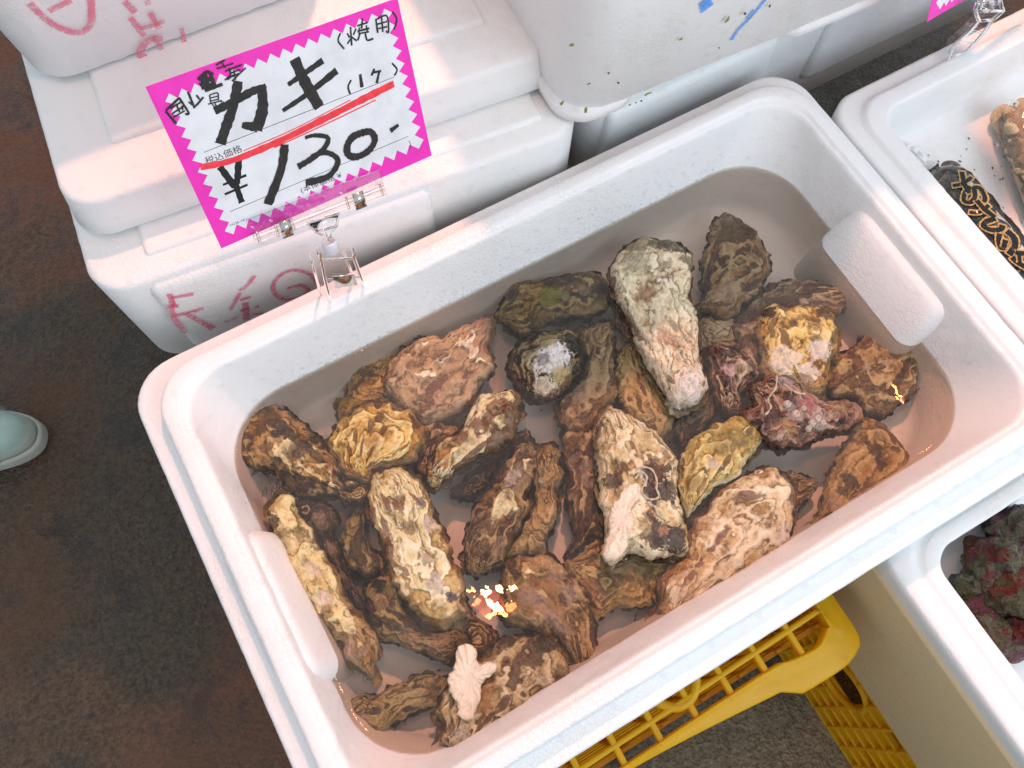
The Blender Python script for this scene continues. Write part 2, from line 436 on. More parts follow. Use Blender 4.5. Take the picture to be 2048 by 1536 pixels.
# left stack: lower box, its lid, box on top
YAW = math.radians(-6.2)
PV = U(218, 584, .02)[:2]
def box_prof(x0, y0, x1, y1, zb, zt, taper, r, lip=.004):
    t = taper
    return [(x0 + t + .004, y0 + t + .004, x1 - t - .004, y1 - t - .004, r * .8, zb), (x0 + t, y0 + t, x1 - t, y1 - t, r, zb + .004),
            (x0 + t * .5, y0 + t * .5, x1 - t * .5, y1 - t * .5, r, (zb + zt) / 2), (x0, y0, x1, y1, r, zt - lip), (x0 + lip * .3, y0 + lip * .3, x1 - lip * .3, y1 - lip * .3, r, zt - lip * .3), (x0 + lip, y0 + lip, x1 - lip, y1 - lip, r, zt),
            (x0 + .04, y0 + .04, x1 - .04, y1 - .04, r, zt)]
def local(px, py, z):           # point in the stack's own unrotated frame
    p = U(px, py, z); return rot_pt(p, -YAW, PV)
LB = thing('foam_box', 'lowest white foam box of the left stack, red marker writing on its front', 'foam box', (PV[0] + .2, PV[1] + .15, -.11))
lx0 = PV[0] - .012; lx1 = lx0 + .405; ly0 = PV[1] - .002
foam_loft(box_prof(lx0, ly0, lx1, ly0 + .34, -.11, .02, .001, .030, .005), 11, .0006, 50, YAW, PV).build('box_body', M['foam_old'], LB)
# raised front panel ending in a rounded edge behind the clip, and the seat strip for the lid
def fbox(x0, y0, z0, x1, y1, z1, b, mat, name, parent, yaw=YAW, piv=None):
    piv = PV if piv is None else piv
    mb = MB(); mb.box((x0, y0, z0), (x1 - x0, 0, 0), (0, y1 - y0, 0), (0, 0, z1 - z0), b)
    mb.v = [tuple(rot_pt(np.array(q), yaw, piv)) for q in mb.v]
    return mb.build(name, mat, parent)
fbox(lx0 + .036, ly0 - .0065, -.100, lx0 + .268, ly0 + .03, .0145, .010, M['foam_old'], 'front_panel', LB)
fbox(lx0 + .045, ly0 + .020, .015, lx1 - .03, ly0 + .10, .0235, .004, M['foam_old'], 'lid_seat', LB)
LID = thing('flat_foam_cover', 'flat white foam lid lying on the lowest box of the left stack', 'box lid', (PV[0] + .2, PV[1] + .2, .022))
q0 = local(218, 463, .024); 
dx0, dy0 = q0[0] - .016, q0[1] - .002
foam_loft(box_prof(dx0, dy0, lx1 - .006, dy0 + .30, .0238, .062, -.004, .028, .0045), 12, .0005, 50, YAW, PV).build('lid_body', M['foam_old'], LID)
fbox(dx0 + .045, dy0 + .045, .0575, lx1 - .05, dy0 + .28, .0665, .004, M['foam_old'], 'raised_centre', LID)
TB = thing('foam_box', 'topmost white foam box of the left stack, large red marks and a chipped bottom edge', 'foam box', (PV[0] + .2, PV[1] + .3, .067))
t0 = local(99, 168, .068)
tx0, ty0 = t0[0] - .012, t0[1]
YT = math.radians(-2.0)
TP = U(99, 168, .068)[:2]
foam_loft(box_prof(TP[0] - .018, TP[1] - .014, TP[0] + .245, TP[1] + .30, .0672, .21, .010, .034, .006), 13, .0007, 50, YT, TP).build('box_body', M['foam_old'], TB)

# tall box in the middle at the back, standing on the lower box and its right neighbour
CB = thing('foam_box', 'tall white foam box at top centre, dotted with green seaweed scraps', 'foam box', (.52, .47, .0235))
YC = math.radians(-3.0)
CP = U(1148, 256, .0235)[:2]
cx0 = CP[0] - .022
foam_loft(box_prof(cx0, CP[1] - .018, cx0 + .42, CP[1] + .26, .034, .25, .016, .036, .006), 14, .0006, 60, YC, CP).build('box_body', M['foam_old'], CB)
fx = lambda a, b, m: foam_loft([(cx0 + a + .004, CP[1] + .000, cx0 + b - .004, CP[1] + .23, .026, .0235), (cx0 + a + .001, CP[1] - .0015, cx0 + b - .001, CP[1] + .232, .028, .0255), (cx0 + a, CP[1] - .0025, cx0 + b, CP[1] + .233, .03, .0385)], 15, .0004, 20, YC, CP).build('foot', M['foam_old'], CB)
fx(.012, .088, 0); fx(.215, .402, 0)

# wide box behind, right of the lower box
WB = thing('foam_box', 'long white foam box behind the right tray, under the tall seaweed-specked box', 'foam box', (.70, .50, -.14))
foam_loft(box_prof(.402, .386, 1.02, .66, -.14, .022, .004, .022, .010), 16, .0006, 80).build('box_body', M['foam'], WB)
mb = MB()
for a, b2 in ((.415, .60), (.66, 1.0)): mb.box((a, .3815, -.10), (b2 - a, 0, 0), (0, .02, 0), (0, 0, .095), .008)
mb.build('front_panel', M['foam'], WB)
# a dark steel shelf the back boxes stand on
mb = MB(); mb.box((.10, .44, -.155), (1.07, 0, 0), (0, .45, 0), (0, 0, .012), .002)
SH = mb.build('shelf', simple('dark_shelf', (.035, .034, .036), .35), loc=(.5, .6, -.155)); tag(SH, 'dark narrow shelf board under the back row of foam boxes', 'shelf')

# right tray with bagged clams
RT = thing('foam_tray', 'white foam tray at the right edge holding bagged clams', 'foam box', (.82, .15, -.095))
def ring4(x0, y0, x1, y1): return lambda i, r, z: (x0 + i, y0 + i, x1 - i, y1 - i, r, z)
rt = ring4(.600, -.02, 1.06, .312)
prof = [rt(.03, .03, -.095), rt(.022, .03, -.093), rt(.012, .03, -.05), rt(.001, .03, -.044), rt(0, .03, -.04), rt(0, .03, -.026), rt(.002, .03, -.0235), rt(.004, .03, -.023), rt(.013, .03, -.0228), rt(.015, .03, -.0215), rt(.0165, .03, -.0185), rt(.019, .03, -.018),
        rt(.030, .024, -.018), rt(.0325, .022, -.0185), rt(.034, .022, -.0205), rt(.037, .024, -.05), rt(.041, .026, -.068), rt(.046, .026, -.073), rt(.055, .026, -.075), rt(.10, .02, -.0752)]
foam_loft(prof, 21, .0006, 60).build('tray_body', M['foam_shell'], RT)
# bottom right tray with turban shells
BT = thing('foam_tray', 'deep white foam tray at the bottom right holding turban shells', 'foam box', (.62, -.2, -.25))
bt = ring4(.4085, -.50, .88, -.0175)
prof = [bt(.010, .03, -.252), bt(.006, .03, -.250), bt(.003, .03, -.15), bt(.0005, .03, -.075), bt(0, .03, -.068), bt(.001, .03, -.0625), bt(.003, .03, -.0605), bt(.013, .03, -.060), bt(.0150, .03, -.0605), bt(.0165, .03, -.062), bt(.0195, .03, -.0622), bt(.0215, .03, -.0605), bt(.023, .03, -.060),
        bt(.0315, .022, -.060), bt(.033, .02, -.0605), bt(.034, .02, -.062), bt(.037, .02, -.10), bt(.043, .022, -.135), bt(.048, .022, -.140), bt(.06, .02, -.141), bt(.12, .02, -.141)]
foam_loft(prof, 22, .0006, 60).build('tray_body', M['foam_shell'], BT)
fbox(.4062, -.492, -.249, .418, -.030, -.080, .004, M['foam_bounce'], 'side_wall', BT, 0, (0, 0))  # added slab over the tray's left wall, tinted with painted bounce light

# ------------------------------------------------------------------ yellow crates
CR = thing('plastic_crate', 'yellow plastic crate turned upside down under the oyster tray', 'crate', (.15, .08, FLOOR_Z))
ZC = -.1245
outl = [U(1040, 1640, ZC), U(1272, 1536, ZC), U(1553, 1391, ZC), U(1575, 1384, ZC), U(1604, 1389, ZC), U(1650, 1364, ZC), U(1700, 1330, ZC), U(1720, 1304, ZC), U(1727, 1283, ZC), U(1716, 1255, ZC), U(1669, 1185, ZC)]
outl = [tuple(p[:2]) for p in outl]
rx = outl[-1][0]
outl = [(.03, outl[1][1] + .012), (.045, outl[1][1])] + outl[1:] + [(rx + .004, .20), (rx - .03, .245), (.05, .245), (.03, .22)]
inn = [U(1000, 1640, ZC), U(1243, 1536, ZC), U(1535, 1341, ZC), U(1579, 1322, ZC), U(1632, 1296, ZC), U(1648, 1270, ZC), U(1651, 1250, ZC), U(1629, 1207, ZC)]
inn = [tuple(p[:2]) for p in inn]; ix = inn[-1][0]; iy = inn[1][1]
def prism(mb, poly, z0, z1, bev=.002):
    P = np.array(poly); c = P.mean(0)
    def shr(d): 
        q = P - c; return c + q * (1 - d / np.linalg.norm(q, axis=1))[:, None]
    rings = [[(x, y, z0) for x, y in P], [(x, y, z1 - bev) for x, y in P], [(x, y, z1 - bev * .3) for x, y in shr(bev * .3)], [(x, y, z1) for x, y in shr(bev)]]
    loft(mb, rings, True, True)
# rim: strip between outline and inner opening
mb = MB()
O = catmull(outl, 6, True)
# opening polygon sampled by matching direction from its centre
I0 = catmull([(.066, inn[1][1] - .0)] + inn[1:] + [(ix + .002, .17), (ix - .02, .20), (.075, .20), (.06, .18)], 6, True)
def resample(poly, n):
    P = np.vstack([poly, poly[:1]]); d = np.r_[0, np.cumsum(np.linalg.norm(np.diff(P, axis=0), axis=1))]; t = np.linspace(0, d[-1], n, endpoint=False)
    return np.stack([np.interp(t, d, P[:, k]) for k in range(P.shape[1])], -1)
I1 = resample(I0, 160); Or = resample(O, 900)
cI = np.array([.22, .06]); aI = np.arctan2(I1[:, 1] - cI[1], I1[:, 0] - cI[0]); aO = np.arctan2(Or[:, 1] - cI[1], Or[:, 0] - cI[0])
O1 = np.array([Or[np.argmin(np.abs((aO - a + np.pi) % (2 * np.pi) - np.pi))] for a in aI])
rings = [[(x, y, ZC - .016) for x, y in O1], [(x, y, ZC - .006) for x, y in O1]]
for t, dz in ((.03, -.0045), (.1, -.0037), (.5, -.0020), (.84, -.0008), (.90, .0008), (.97, .0012), (1.0, .0002), (1.0, -.012)):
    rings.append([(o[0] + (i[0] - o[0]) * t, o[1] + (i[1] - o[1]) * t, ZC + dz) for o, i in zip(O1, I1)])
rings.append(rings[0]); loft(mb, rings); mb.build('crate_rim', M['yellow'], CR)
# lattice base
node = [U(1232, 1496, ZC), U(1297, 1453, ZC), U(1369, 1398, ZC), U(1441, 1355, ZC), U(1506, 1312, ZC), U(1579, 1265, ZC)]
pit = (node[-1][0] - node[0][0]) / 5; nx = node[-1][0]; ny0 = np.mean([p[1] for p in node]); sl = (node[-1][1] - node[0][1]) / (node[-1][0] - node[0][0])
mb = MB()
for k in range(-1, 9):
    y = ny0 + .026 * k
    if k >= 0: mb.box((.062, y - .0022 + sl * (.062 - .2), ZC - .009), (ix - .062 + .001, sl * (ix - .062), 0), (0, .0044, 0), (0, 0, .0085), .0016)
for k in range(-2, 14):
    x = nx + .0 - pit * k
    if x > .07 and x < ix: mb.box((x - .0026, iy - .003, ZC - .010), (.0052, 0, 0), (.004, .205, 0), (0, 0, .0092), .0016)
cc = U(1345, 1362, ZC); 
mb.tube([(cc[0] + .0195 * math.cos(a), cc[1] + .0195 * math.sin(a), ZC - .004) for a in np.linspace(0, 2 * math.pi, 40)], .0042, 8, False)
mb.build('lattice_base', M['yellow'], CR)
# side walls
mb = MB(); 
wx0, wx1, wy0, wy1 = .055, ix + .004, iy - .006, .215
for (o_, a_, b_) in (((wx0, wy0 + .012, 0), (wx1 - wx0, 0, 0), (0, .004, 0)), ((wx0, wy1, 0), (wx1 - wx0, 0, 0), (0, .004, 0)), ((wx0, wy0 + .017, 0), (.004, 0, 0), (0, wy1 - wy0 - .018, 0)), ((wx1 - .004, wy0 + .017, 0), (.004, 0, 0), (0, wy1 - wy0 - .018, 0))):
    z_ = FLOOR_Z + .002
    while z_ < ZC - .034:
        mb.box((o_[0], o_[1], z_), a_, b_, (0, 0, .015)); z_ += .024
    for q in range(9):
        mb.box(tuple(np.array(o_) + np.array(a_) * (q / 8 * .96 + .005) + np.array([.0007 * (a_[0] < .01) , .0007 * (a_[0] > .01), FLOOR_Z + .004])) if a_[0] > .01 else tuple(np.array(o_) + np.array(b_) * (q / 8 * .96 + .005) + np.array([.0007, 0, FLOOR_Z + .004])), (.008, 0, 0) if a_[0] > .01 else (.0026, 0, 0), (0, .0026, 0) if a_[0] > .01 else (0, .008, 0), (0, 0, ZC - .016 - FLOOR_Z - .004))
for k in range(12):
    x = wx0 + .02 + k * (wx1 - wx0 - .04) / 11
    mb.box((x - .002, wy1 - .006, FLOOR_Z + .004), (.004, 0, 0), (0, .007, 0), (0, 0, .30))
mb.build('side_wall', M['yellow'], CR, smooth=False)
# second crate: waffle wall carrying the bottom right tray
C2 = thing('plastic_crate', 'yellow waffle-sided plastic crate under the bottom right foam tray', 'crate', (.62, -.25, FLOOR_Z))
px_ = .4165; y0c, y1c = -.56, -.045; z0c, z1c = FLOOR_Z + .001, -.2535
mb = MB()
hy, hz, ha, hb = -.135, -.325, .032, .036         # hand hole
ny, nz = 22, 8; dyc = (y1c - y0c) / ny; dzc = (z1c - z0c) / nz
inside = lambda y, z: ((y - hy) / ha) ** 2 + ((z - hz) / hb) ** 2 < 1
for i in range(ny):
    for j in range(nz):
        y = y0c + i * dyc; z = z0c + j * dzc
        if inside(y + dyc / 2, z + dzc / 2): continue
        if (i * 7 + j * 5) % 9 != 0: mb.box((px_ + .006, y, z), (.002, 0, 0), (0, dyc, 0), (0, 0, dzc))
for i in range(ny + 1):
    y = y0c + i * dyc
    segs = [(z0c, z1c)]
    if abs(y - hy) < ha:
        s_ = hb * math.sqrt(1 - ((y - hy) / ha) ** 2); segs = [(z0c, hz - s_), (hz + s_, z1c)]
    for a, b2 in segs: mb.box((px_, y - .0018, a), (.008, 0, 0), (0, .0036, 0), (0, 0, b2 - a), .001)
for j in range(nz + 1):
    z = z0c + j * dzc
    segs = [(y0c, y1c)]
    if abs(z - hz) < hb:
        s_ = ha * math.sqrt(1 - ((z - hz) / hb) ** 2); segs = [(y0c, hy - s_), (hy + s_, y1c)]
    for a, b2 in segs: mb.box((px_ + .0006, a, z - .0018), (.0075, 0, 0), (0, b2 - a, 0), (0, 0, .0036), .001)
mb.tube([(px_ + .003, hy + ha * math.cos(a), hz + hb * math.sin(a)) for a in np.linspace(0, 2 * math.pi, 36)], .0034, 8, False)
mb.build('waffle_wall', M['yellow'], C2, smooth=False)
mb = MB()
mb.box((px_ + .012, y0c, z0c), (.40, 0, 0), (0, .006, 0), (0, 0, z1c - z0c)); mb.box((px_ + .012, y1c - .006, z0c), (.40, 0, 0), (0, .006, 0), (0, 0, z1c - z0c)); mb.box((px_ + .42, y0c, z0c), (.006, 0, 0), (0, y1c - y0c, 0), (0, 0, z1c - z0c))
mb.build('plain_wall', M['yellow'], C2, smooth=False)

# beads of water clinging to the tray's inner walls above the water line
mb = MB(); rr = random.Random(21)
def drop(p, n, r):
    n = np.asarray(n, float); n /= np.linalg.norm(n); a = np.cross(n, [.3, .5, .8]); a /= np.linalg.norm(a); b_ = np.cross(n, a); rings = []
    for (q, h) in ((1, -.1), (.8, .35), (.4, .6), (.05, .68)): rings.append([p + n * h * r + (a * math.cos(t) + b_ * math.sin(t)) * r * q for t in np.linspace(0, 2 * math.pi, 7, endpoint=False)])
    loft(mb, rings, False, True)
for k in range(1500):
    t = 1 - abs(rr.gauss(0, .42)); t = max(.12, min(.99, t)); w_ = wall(t); r = rr.uniform(.00025, .0007) * (1.25 if t > .9 else 1); side = rr.choice('FFFFLR')
    if side == 'F': p = np.array([rr.uniform(w_[0] + .05, w_[2] - .05), w_[3], w_[5]]); n = (0, -1, .27)
    elif side == 'L': p = np.array([w_[0], rr.uniform(w_[1] + .05, w_[3] - .05), w_[5]]); n = (1, 0, .12)
    else: p = np.array([w_[2], rr.uniform(w_[1] + .05, w_[3] - .05), w_[5]]); n = (-1, 0, .25)
    if side != 'F' and .085 < p[1] < .221: continue
    drop(p, n, r)
wd = mb.build('water_droplets', M['clear'], loc=(TW / 2, TD, -.03)); tag(wd, 'tiny water beads clinging to the inner walls of the oyster tray', 'droplets', kind='stuff')

# ------------------------------------------------------------------ price card
CSC = 0.53
_tl, _tr, _br, _bl = [ray(*q) for q in [(291, 174), (795, -4), (863.5, 311), (443, 497)]]
_d = np.linalg.solve(np.array([_tl, -_tr, _br]).T, _bl)
K0, K1, K2, K3 = [CAM + q * s * CSC for q, s in ((_tl, _d[0]), (_tr, _d[1]), (_br, _d[2]), (_bl, 1.0))]
cu = (K1 - K0 + K2 - K3) / 2; cv = (K0 - K3 + K1 - K2) / 2; cn = np.cross(cu, cv); cn /= np.linalg.norm(cn)   # cn towards the viewer
CARD = thing('price_card', 'large pink bordered price card with big black brush writing and a red stroke', 'price card', (K2 + K3) / 2)
mb = MB(); mb.box(K3 - cn * .0004, K2 - K3, K0 - K3, cn * .0004); mb.build('card', M['pink'], CARD, smooth=False)
def cw(x, y, lift=0.0):                     # crop pixel of the card study -> card plane
    return onplane(250 + x / 2.954, y / 2.954, K3, cn) + cn * lift
def zig(a, b, n, amp, inw):
    a, b, inw = np.array(a, float), np.array(b, float), np.array(inw, float); out = []
    for k in range(n):
        if k: out.append(a + (b - a) * (k / n) + inw * amp)
        out.append(a + (b - a) * ((k + .5) / n))
    return out
P4 = [np.array(p, float) for p in ((222, 566), (1568, 36), (1772, 862), (605, 1400))]
cen = sum(P4) / 4
def inward(a, b):
    m = (a + b) / 2; d = np.array([-(b - a)[1], (b - a)[0]], float); d /= np.linalg.norm(d); return d if np.dot(cen - m, d) > 0 else -d
poly = zig(P4[0], P4[1], 18, 46, inward(P4[0], P4[1])) + zig(P4[1], P4[2], 11, 44, inward(P4[1], P4[2])) + zig(P4[2], P4[3], 16, 46, inward(P4[2], P4[3])) + zig(P4[3], P4[0], 12, 46, inward(P4[3], P4[0]))
mb = MB(); mb.add([cw(p[0], p[1], .00012) for p in poly], [tuple(range(len(poly)))])
wf = mb.build('white_field', M['card_white'], CARD, smooth=False)
_mod = wf.modifiers.new('t', 'TRIANGULATE')
PXM = float(np.linalg.norm(cw(1000, 700) - cw(1001, 700)))     # metres per crop pixel
def strokes(lst, lift, mat, name, parent, map_=cw, nn=None, px=None):
    mb = MB(); nn = cn if nn is None else nn; px = PXM if px is None else px
    for q, st in enumerate(lst):
        w, pts = st[0], st[1:]
        if len(pts) > 2: pts = catmull(pts, 6)
        else: pts = np.array([np.array(pts[0]) + (np.array(pts[1]) - np.array(pts[0])) * t for t in np.linspace(0, 1, 7)], float)
        n = len(pts); ws = []
        w0, w1 = w if isinstance(w, tuple) else (w * .94, w)
        for i in range(n): ws.append((w0 + (w1 - w0) * i / (n - 1)) * px)
        mb.ribbon([map_(p[0], p[1]) for p in pts], ws, lift + q * .000004, nn, seed=q)
    return mb.build(name, mat, parent, smooth=False)
big = [(44, (528, 655), (640, 600), (760, 535), (832, 520)), ((52, 70), (806, 512), (812, 640), (775, 768)), ((62, 30), (782, 750), (690, 738)), ((50, 58), (668, 478), (640, 620), (592, 760), (562, 850)),
       ((58, 66), (1000, 346), (1060, 480), (1148, 634)), ((26, 36), (962, 500), (1060, 432), (1168, 356)), ((22, 40), (930, 654), (1080, 552), (1250, 416)),
       (12, (1335, 472), (1317, 512), (1330, 556)), ((18, 22), (1388, 438), (1399, 515)), (14, (1472, 405), (1455, 446)), (14, (1462, 428), (1512, 418)), ((14, 17), (1500, 424), (1486, 490)), (11, (1576, 372), (1606, 410), (1590, 446)),
       (10, (1272, 194), (1258, 240), (1294, 288)), (11, (1331, 158), (1338, 268)), (10, (1312, 196), (1326, 222)), (10, (1364, 168), (1348, 205)), (10, (1334, 215), (1368, 240)), (9, (1332, 228), (1312, 258)),
       (10, (1370, 152), (1432, 132)), (11, (1402, 108), (1396, 168)), (11, (1372, 184), (1442, 166)), (9, (1384, 160), (1380, 198)), (9, (1424, 148), (1432, 192)), (11, (1386, 200), (1374, 238)), (11, (1418, 196), (1430, 236), (1466, 226)), (9, (1378, 198), (1440, 186)),
       (11, (1480, 112), (1492, 194)), (10, (1480, 116), (1544, 92), (1556, 186), (1540, 182)), (9, (1490, 142), (1546, 126)), (9, (1494, 168), (1548, 156)), (10, (1514, 100), (1522, 188)), (10, (1578, 68), (1604, 112), (1588, 172)),
       (13, (240, 656), (300, 728)), (12, (240, 652), (320, 576)), (12, (318, 576), (374, 664), (354, 672)), (9, (268, 642), (334, 598)), (9, (274, 672), (346, 626)), (9, (300, 612), (322, 662)), (8, (284, 692), (352, 652)), (9, (334, 622), (340, 648)),
       (12, (370, 540), (410, 638)), (11, (404, 634), (428, 612), (462, 572)), (10, (374, 600), (398, 618)), (10, (420, 560), (440, 586)),
       (18, (430, 470), (480, 425), (520, 440)), (20, (440, 500), (520, 455)), (20, (450, 520), (535, 490)), (22, (470, 440), (500, 530)), (20, (505, 435), (525, 520)), (18, (470, 535), (575, 495)), (14, (445, 460), (470, 510)), (16, (450, 440), (470, 500)), (14, (480, 470), (530, 470)),
       (7, (498, 560), (505, 606)), (7, (498, 560), (545, 548), (550, 590)), (6, (502, 578), (548, 566)), (6, (504, 596), (550, 584)), (7, (490, 614), (570, 592)), (7, (530, 606), (540, 632)), (6, (512, 612), (528, 630)), (6, (560, 596), (582, 602)),
       (9, (535, 384), (588, 352)), (8, (540, 405), (640, 372)), (8, (572, 368), (590, 400)), (9, (590, 420), (690, 380)), (9, (610, 400), (622, 440), (588, 472)), (8, (620, 432), (680, 408)), (8, (628, 452), (672, 432)), (8, (640, 410), (652, 470)), (8, (630, 478), (712, 398)), (8, (604, 470), (640, 440)),
       ((48, 54), (942, 852), (920, 1000), (842, 1206)),
       ((20, 40), (1062, 812), (1120, 798), (1196, 812), (1176, 872), (1100, 936), (1020, 984)), ((26, 44), (1098, 922), (1190, 900), (1256, 948), (1200, 1040), (1066, 1078)),
       ((40, 46), (1400, 782), (1450, 778), (1474, 826), (1440, 886), (1372, 924), (1318, 912), (1312, 858), (1346, 806), (1408, 780)), ((18, 34), (1614, 736), (1566, 772))]
strokes(big, .00030, M['ink'], 'brush_writing', CARD)
strokes([((34, 44), (445, 988), (640, 945), (900, 838), (1200, 690), (1400, 588), (1588, 494)), (8, (880, 872), (1200, 726), (1480, 590)), (6, (700, 890), (980, 770), (1330, 590))], .00020, M['red_ink'], 'red_stroke', CARD)
pr = [(3.2, (465, 900), (1588, 455)), (3.2, (620, 1250), (1672, 805)), ((40, 36), (560, 984), (648, 1104)), ((38, 36), (672, 938), (662, 1086)), (36, (650, 1080), (690, 1196)), (15, (578, 1092), (716, 1034)), (15, (588, 1148), (724, 1090)), (4, (1676, 832), (1688, 856), (1680, 882))]
strokes(pr, .00016, M['print'], 'printed_rules', CARD)
def text_on(body, x0, y0, x1, y1, h, name, parent, lift=.00016, map_=cw, nn=None):
    """printed words running from (x0,y0) to (x1,y1) on the card, h = height in study pixels"""
    nn = cn if nn is None else nn
    c = bpy.data.curves.new(name, 'FONT'); c.body = body; c.size = 1.0
    o = bpy.data.objects.new(name, c); S.collection.objects.link(o)
    dg = bpy.context.evaluated_depsgraph_get(); me = bpy.data.meshes.new_from_object(o.evaluated_get(dg)); bpy.data.objects.remove(o)
    v = np.array([q.co[:] for q in me.vertices]); lo, hi = v.min(0), v.max(0)
    d = np.array([x1 - x0, y1 - y0], float); L = np.linalg.norm(d); d /= L; up = np.array([d[1], -d[0]])
    W = []
    for q in v:
        s = (q[0] - lo[0]) / (hi[0] - lo[0]) * L; t = (q[1] - lo[1]) / (hi[1] - lo[1]) * h
        p = np.array([x0, y0]) + d * s + up * t; W.append(map_(p[0], p[1]) + nn * lift)
    return mesh(name, W, [list(p.vertices) for p in me.polygons], M['print'], parent, smooth=False)
text_on('税込価格', 482, 976, 696, 896, 48, 'printed_text', CARD, .00017)
text_on('(本体価格 ¥', 1046, 1146, 1286, 1052, 40, 'printed_text', CARD, .00017)
text_on('H236-14', 624, 1336, 706, 1304, 13, 'printed_text', CARD, .00017)

# ------------------------------------------------------------------ clear clip with ball joint holding the card
CLIP = thing('sign_clip', 'clear acrylic ball-joint clip gripping the far rim of the oyster tray and the price card', 'clip', U(690, 600, .002))
def cq(x, y, z): return onplane(250 + x / 2.954, y / 2.954, K3 + cn * z, cn)
def quadbox(mb, a, b_, c, d, z0, z1):
    v = [cq(*a, z0), cq(*b_, z0), cq(*c, z0), cq(*d, z0), cq(*a, z1), cq(*b_, z1), cq(*c, z1), cq(*d, z1)]
    mb.add(v, [(0, 1, 2, 3), (7, 6, 5, 4), (0, 4, 5, 1), (1, 5, 6, 2), (2, 6, 7, 3), (3, 7, 4, 0)])
mb = MB()
quadbox(mb, (712, 1296), (1506, 1002), (1528, 1085), (752, 1388), .0012, .0022)       # front jaw plate
quadbox(mb, (752, 1388), (1528, 1085), (1545, 1150), (778, 1452), .0004, .0046)      # hinge block
quadbox(mb, (720, 1300), (1505, 1005), (1528, 1085), (752, 1388), -.0030, -.0016)    # back jaw plate
mb.tube([cq(762, 1404, .0052), cq(1534, 1104, .0052)], .0013, 10); mb.tube([cq(772, 1438, .0050), cq(1542, 1138, .0050)], .0011, 10)
mb.tube([cq(712, 1296, .0018), cq(1506, 1002, .0018)], .0007, 8)
for t in (.03, .17, .29, .71, .83, .97):
    x, y = 762 + t * 772, 1400 - t * 300; mb.tube([cq(x - 6, y - 20, .0050), cq(x + 14, y + 46, .0050)], .0009, 8)
mb.build('jaw', M['clear'], CLIP, smooth=False)
for (x, y) in ((942, 1352), (1374, 1184)):
    mb = MB(); rows = []
    for t in np.linspace(-.1, 1.1, 9):
        z = .0056 + .0024 * math.sin(max(0, min(1, t)) * math.pi)
        px_, py_ = x - 30 + (t * 78) * .28, y - 26 + t * 78 
        rows.append([cq(px_, py_, z), cq(px_ + 62, py_ - 25, z), cq(px_ + 62, py_ - 25, z - .0006), cq(px_, py_, z - .0006)])
    loft(mb, rows, True, True); mb.build('spring_band', M['steel'], CLIP)
mb = MB()
for pts in ([(1078, 1320), (1130, 1372), (1168, 1388)], [(1262, 1262), (1250, 1335), (1222, 1366)], [(1078, 1320), (1262, 1262)], [(1100, 1310), (1240, 1268)], [(1130, 1372), (1250, 1335)]):
    mb.tube([cq(a, b2, .004) for a, b2 in pts], .0009, 8)
quadbox(mb, (1078, 1320), (1262, 1262), (1250, 1335), (1130, 1372), .0032, .0042)
mb.tube([cq(1195, 1350, .004), cq(1212, 1420, .004)], [.0022, .0018], 12)
mb.build('neck', M['clear'], CLIP)
bc = cq(1213, 1452, .002)
mb = MB(); rings = []
ax = cv / np.linalg.norm(cv); au = cu / np.linalg.norm(cu)
for (r, h) in ((.0018, -.0062), (.0040, -.0060), (.0050, -.0046), (.0054, 0), (.0054, .0034), (.0048, .0044), (.0036, .0040), (.0030, .0020), (.0010, .0014)):
    rings.append([bc + ax * h + r * (math.cos(a) * au + math.sin(a) * cn) for a in np.linspace(0, 2 * math.pi, 24, endpoint=False)])
loft(mb, rings, True, True); mb.build('ball_socket', M['ball'], CLIP)
# lower clamp: side plates widening down to the rim
def iq(px, py, y, dz=0):                        # photo pixel -> vertical plane at depth y
    p = onplane(px, py, (0, y, 0), np.array([0, 1., 0])); p[2] += dz; return p
mb = MB()
yA, yB = bc[1], .3385
L = [(634, 492, 0), (642, 520, .2), (650, 560, .55), (662, 605, .85), (676, 640, 1.0)]
R = [(706, 496, 0), (708, 516, .2), (722, 555, .55), (736, 590, .85), (745, 606, 1.0)]
lw = [iq(a, b2, yA + (yB - yA) * t) for a, b2, t in L]; rw = [iq(a, b2, yA + (yB - yA) * t) for a, b2, t in R]
mb.tube(lw, .0014, 8); mb.tube(rw, .0014, 8)
v = lw + rw; n_ = len(lw); mb.add(v, [(i, i + 1, n_ + i + 1, n_ + i) for i in range(n_ - 1)])
back = [p + np.array([-.004, .010, -.002]) for p in lw[1:]]; backr = [p + np.array([-.004, .010, -.002]) for p in rw[1:]]
mb.tube(back, .0012, 8); mb.tube(backr, .0012, 8)
v = back + backr; n_ = len(back); mb.add(v, [(i, i + 1, n_ + i + 1, n_ + i) for i in range(n_ - 1)])
for i in (1, 2, 3, 4): mb.tube([lw[i], rw[i]], .0010, 8)
for t in (.25, .4, .6, .75): mb.tube([lw[3] + (lw[4] - lw[3]) * t, rw[3] + (rw[4] - rw[3]) * t], .0005, 6)
mb.build('rim_clamp', M['clear'], CLIP)
mb = MB(); rows = []
for t in np.linspace(0, 1, 9):
    a = lw[2] + (lw[3] - lw[2]) * (t * .55 - .18); c_ = rw[2] + (rw[3] - rw[2]) * (t * .55 - .18)
    a, c_ = a + (c_ - a) * .22, a + (c_ - a) * .82
    up_ = np.array([0, -.6, .8]) * (.0015 + .002 * math.sin(t * math.pi))
    rows.append([a + up_, c_ + up_, c_ + up_ * .6, a + up_ * .6])
loft(mb, rows, True, True); mb.build('clamp_spring', M['steel'], CLIP)

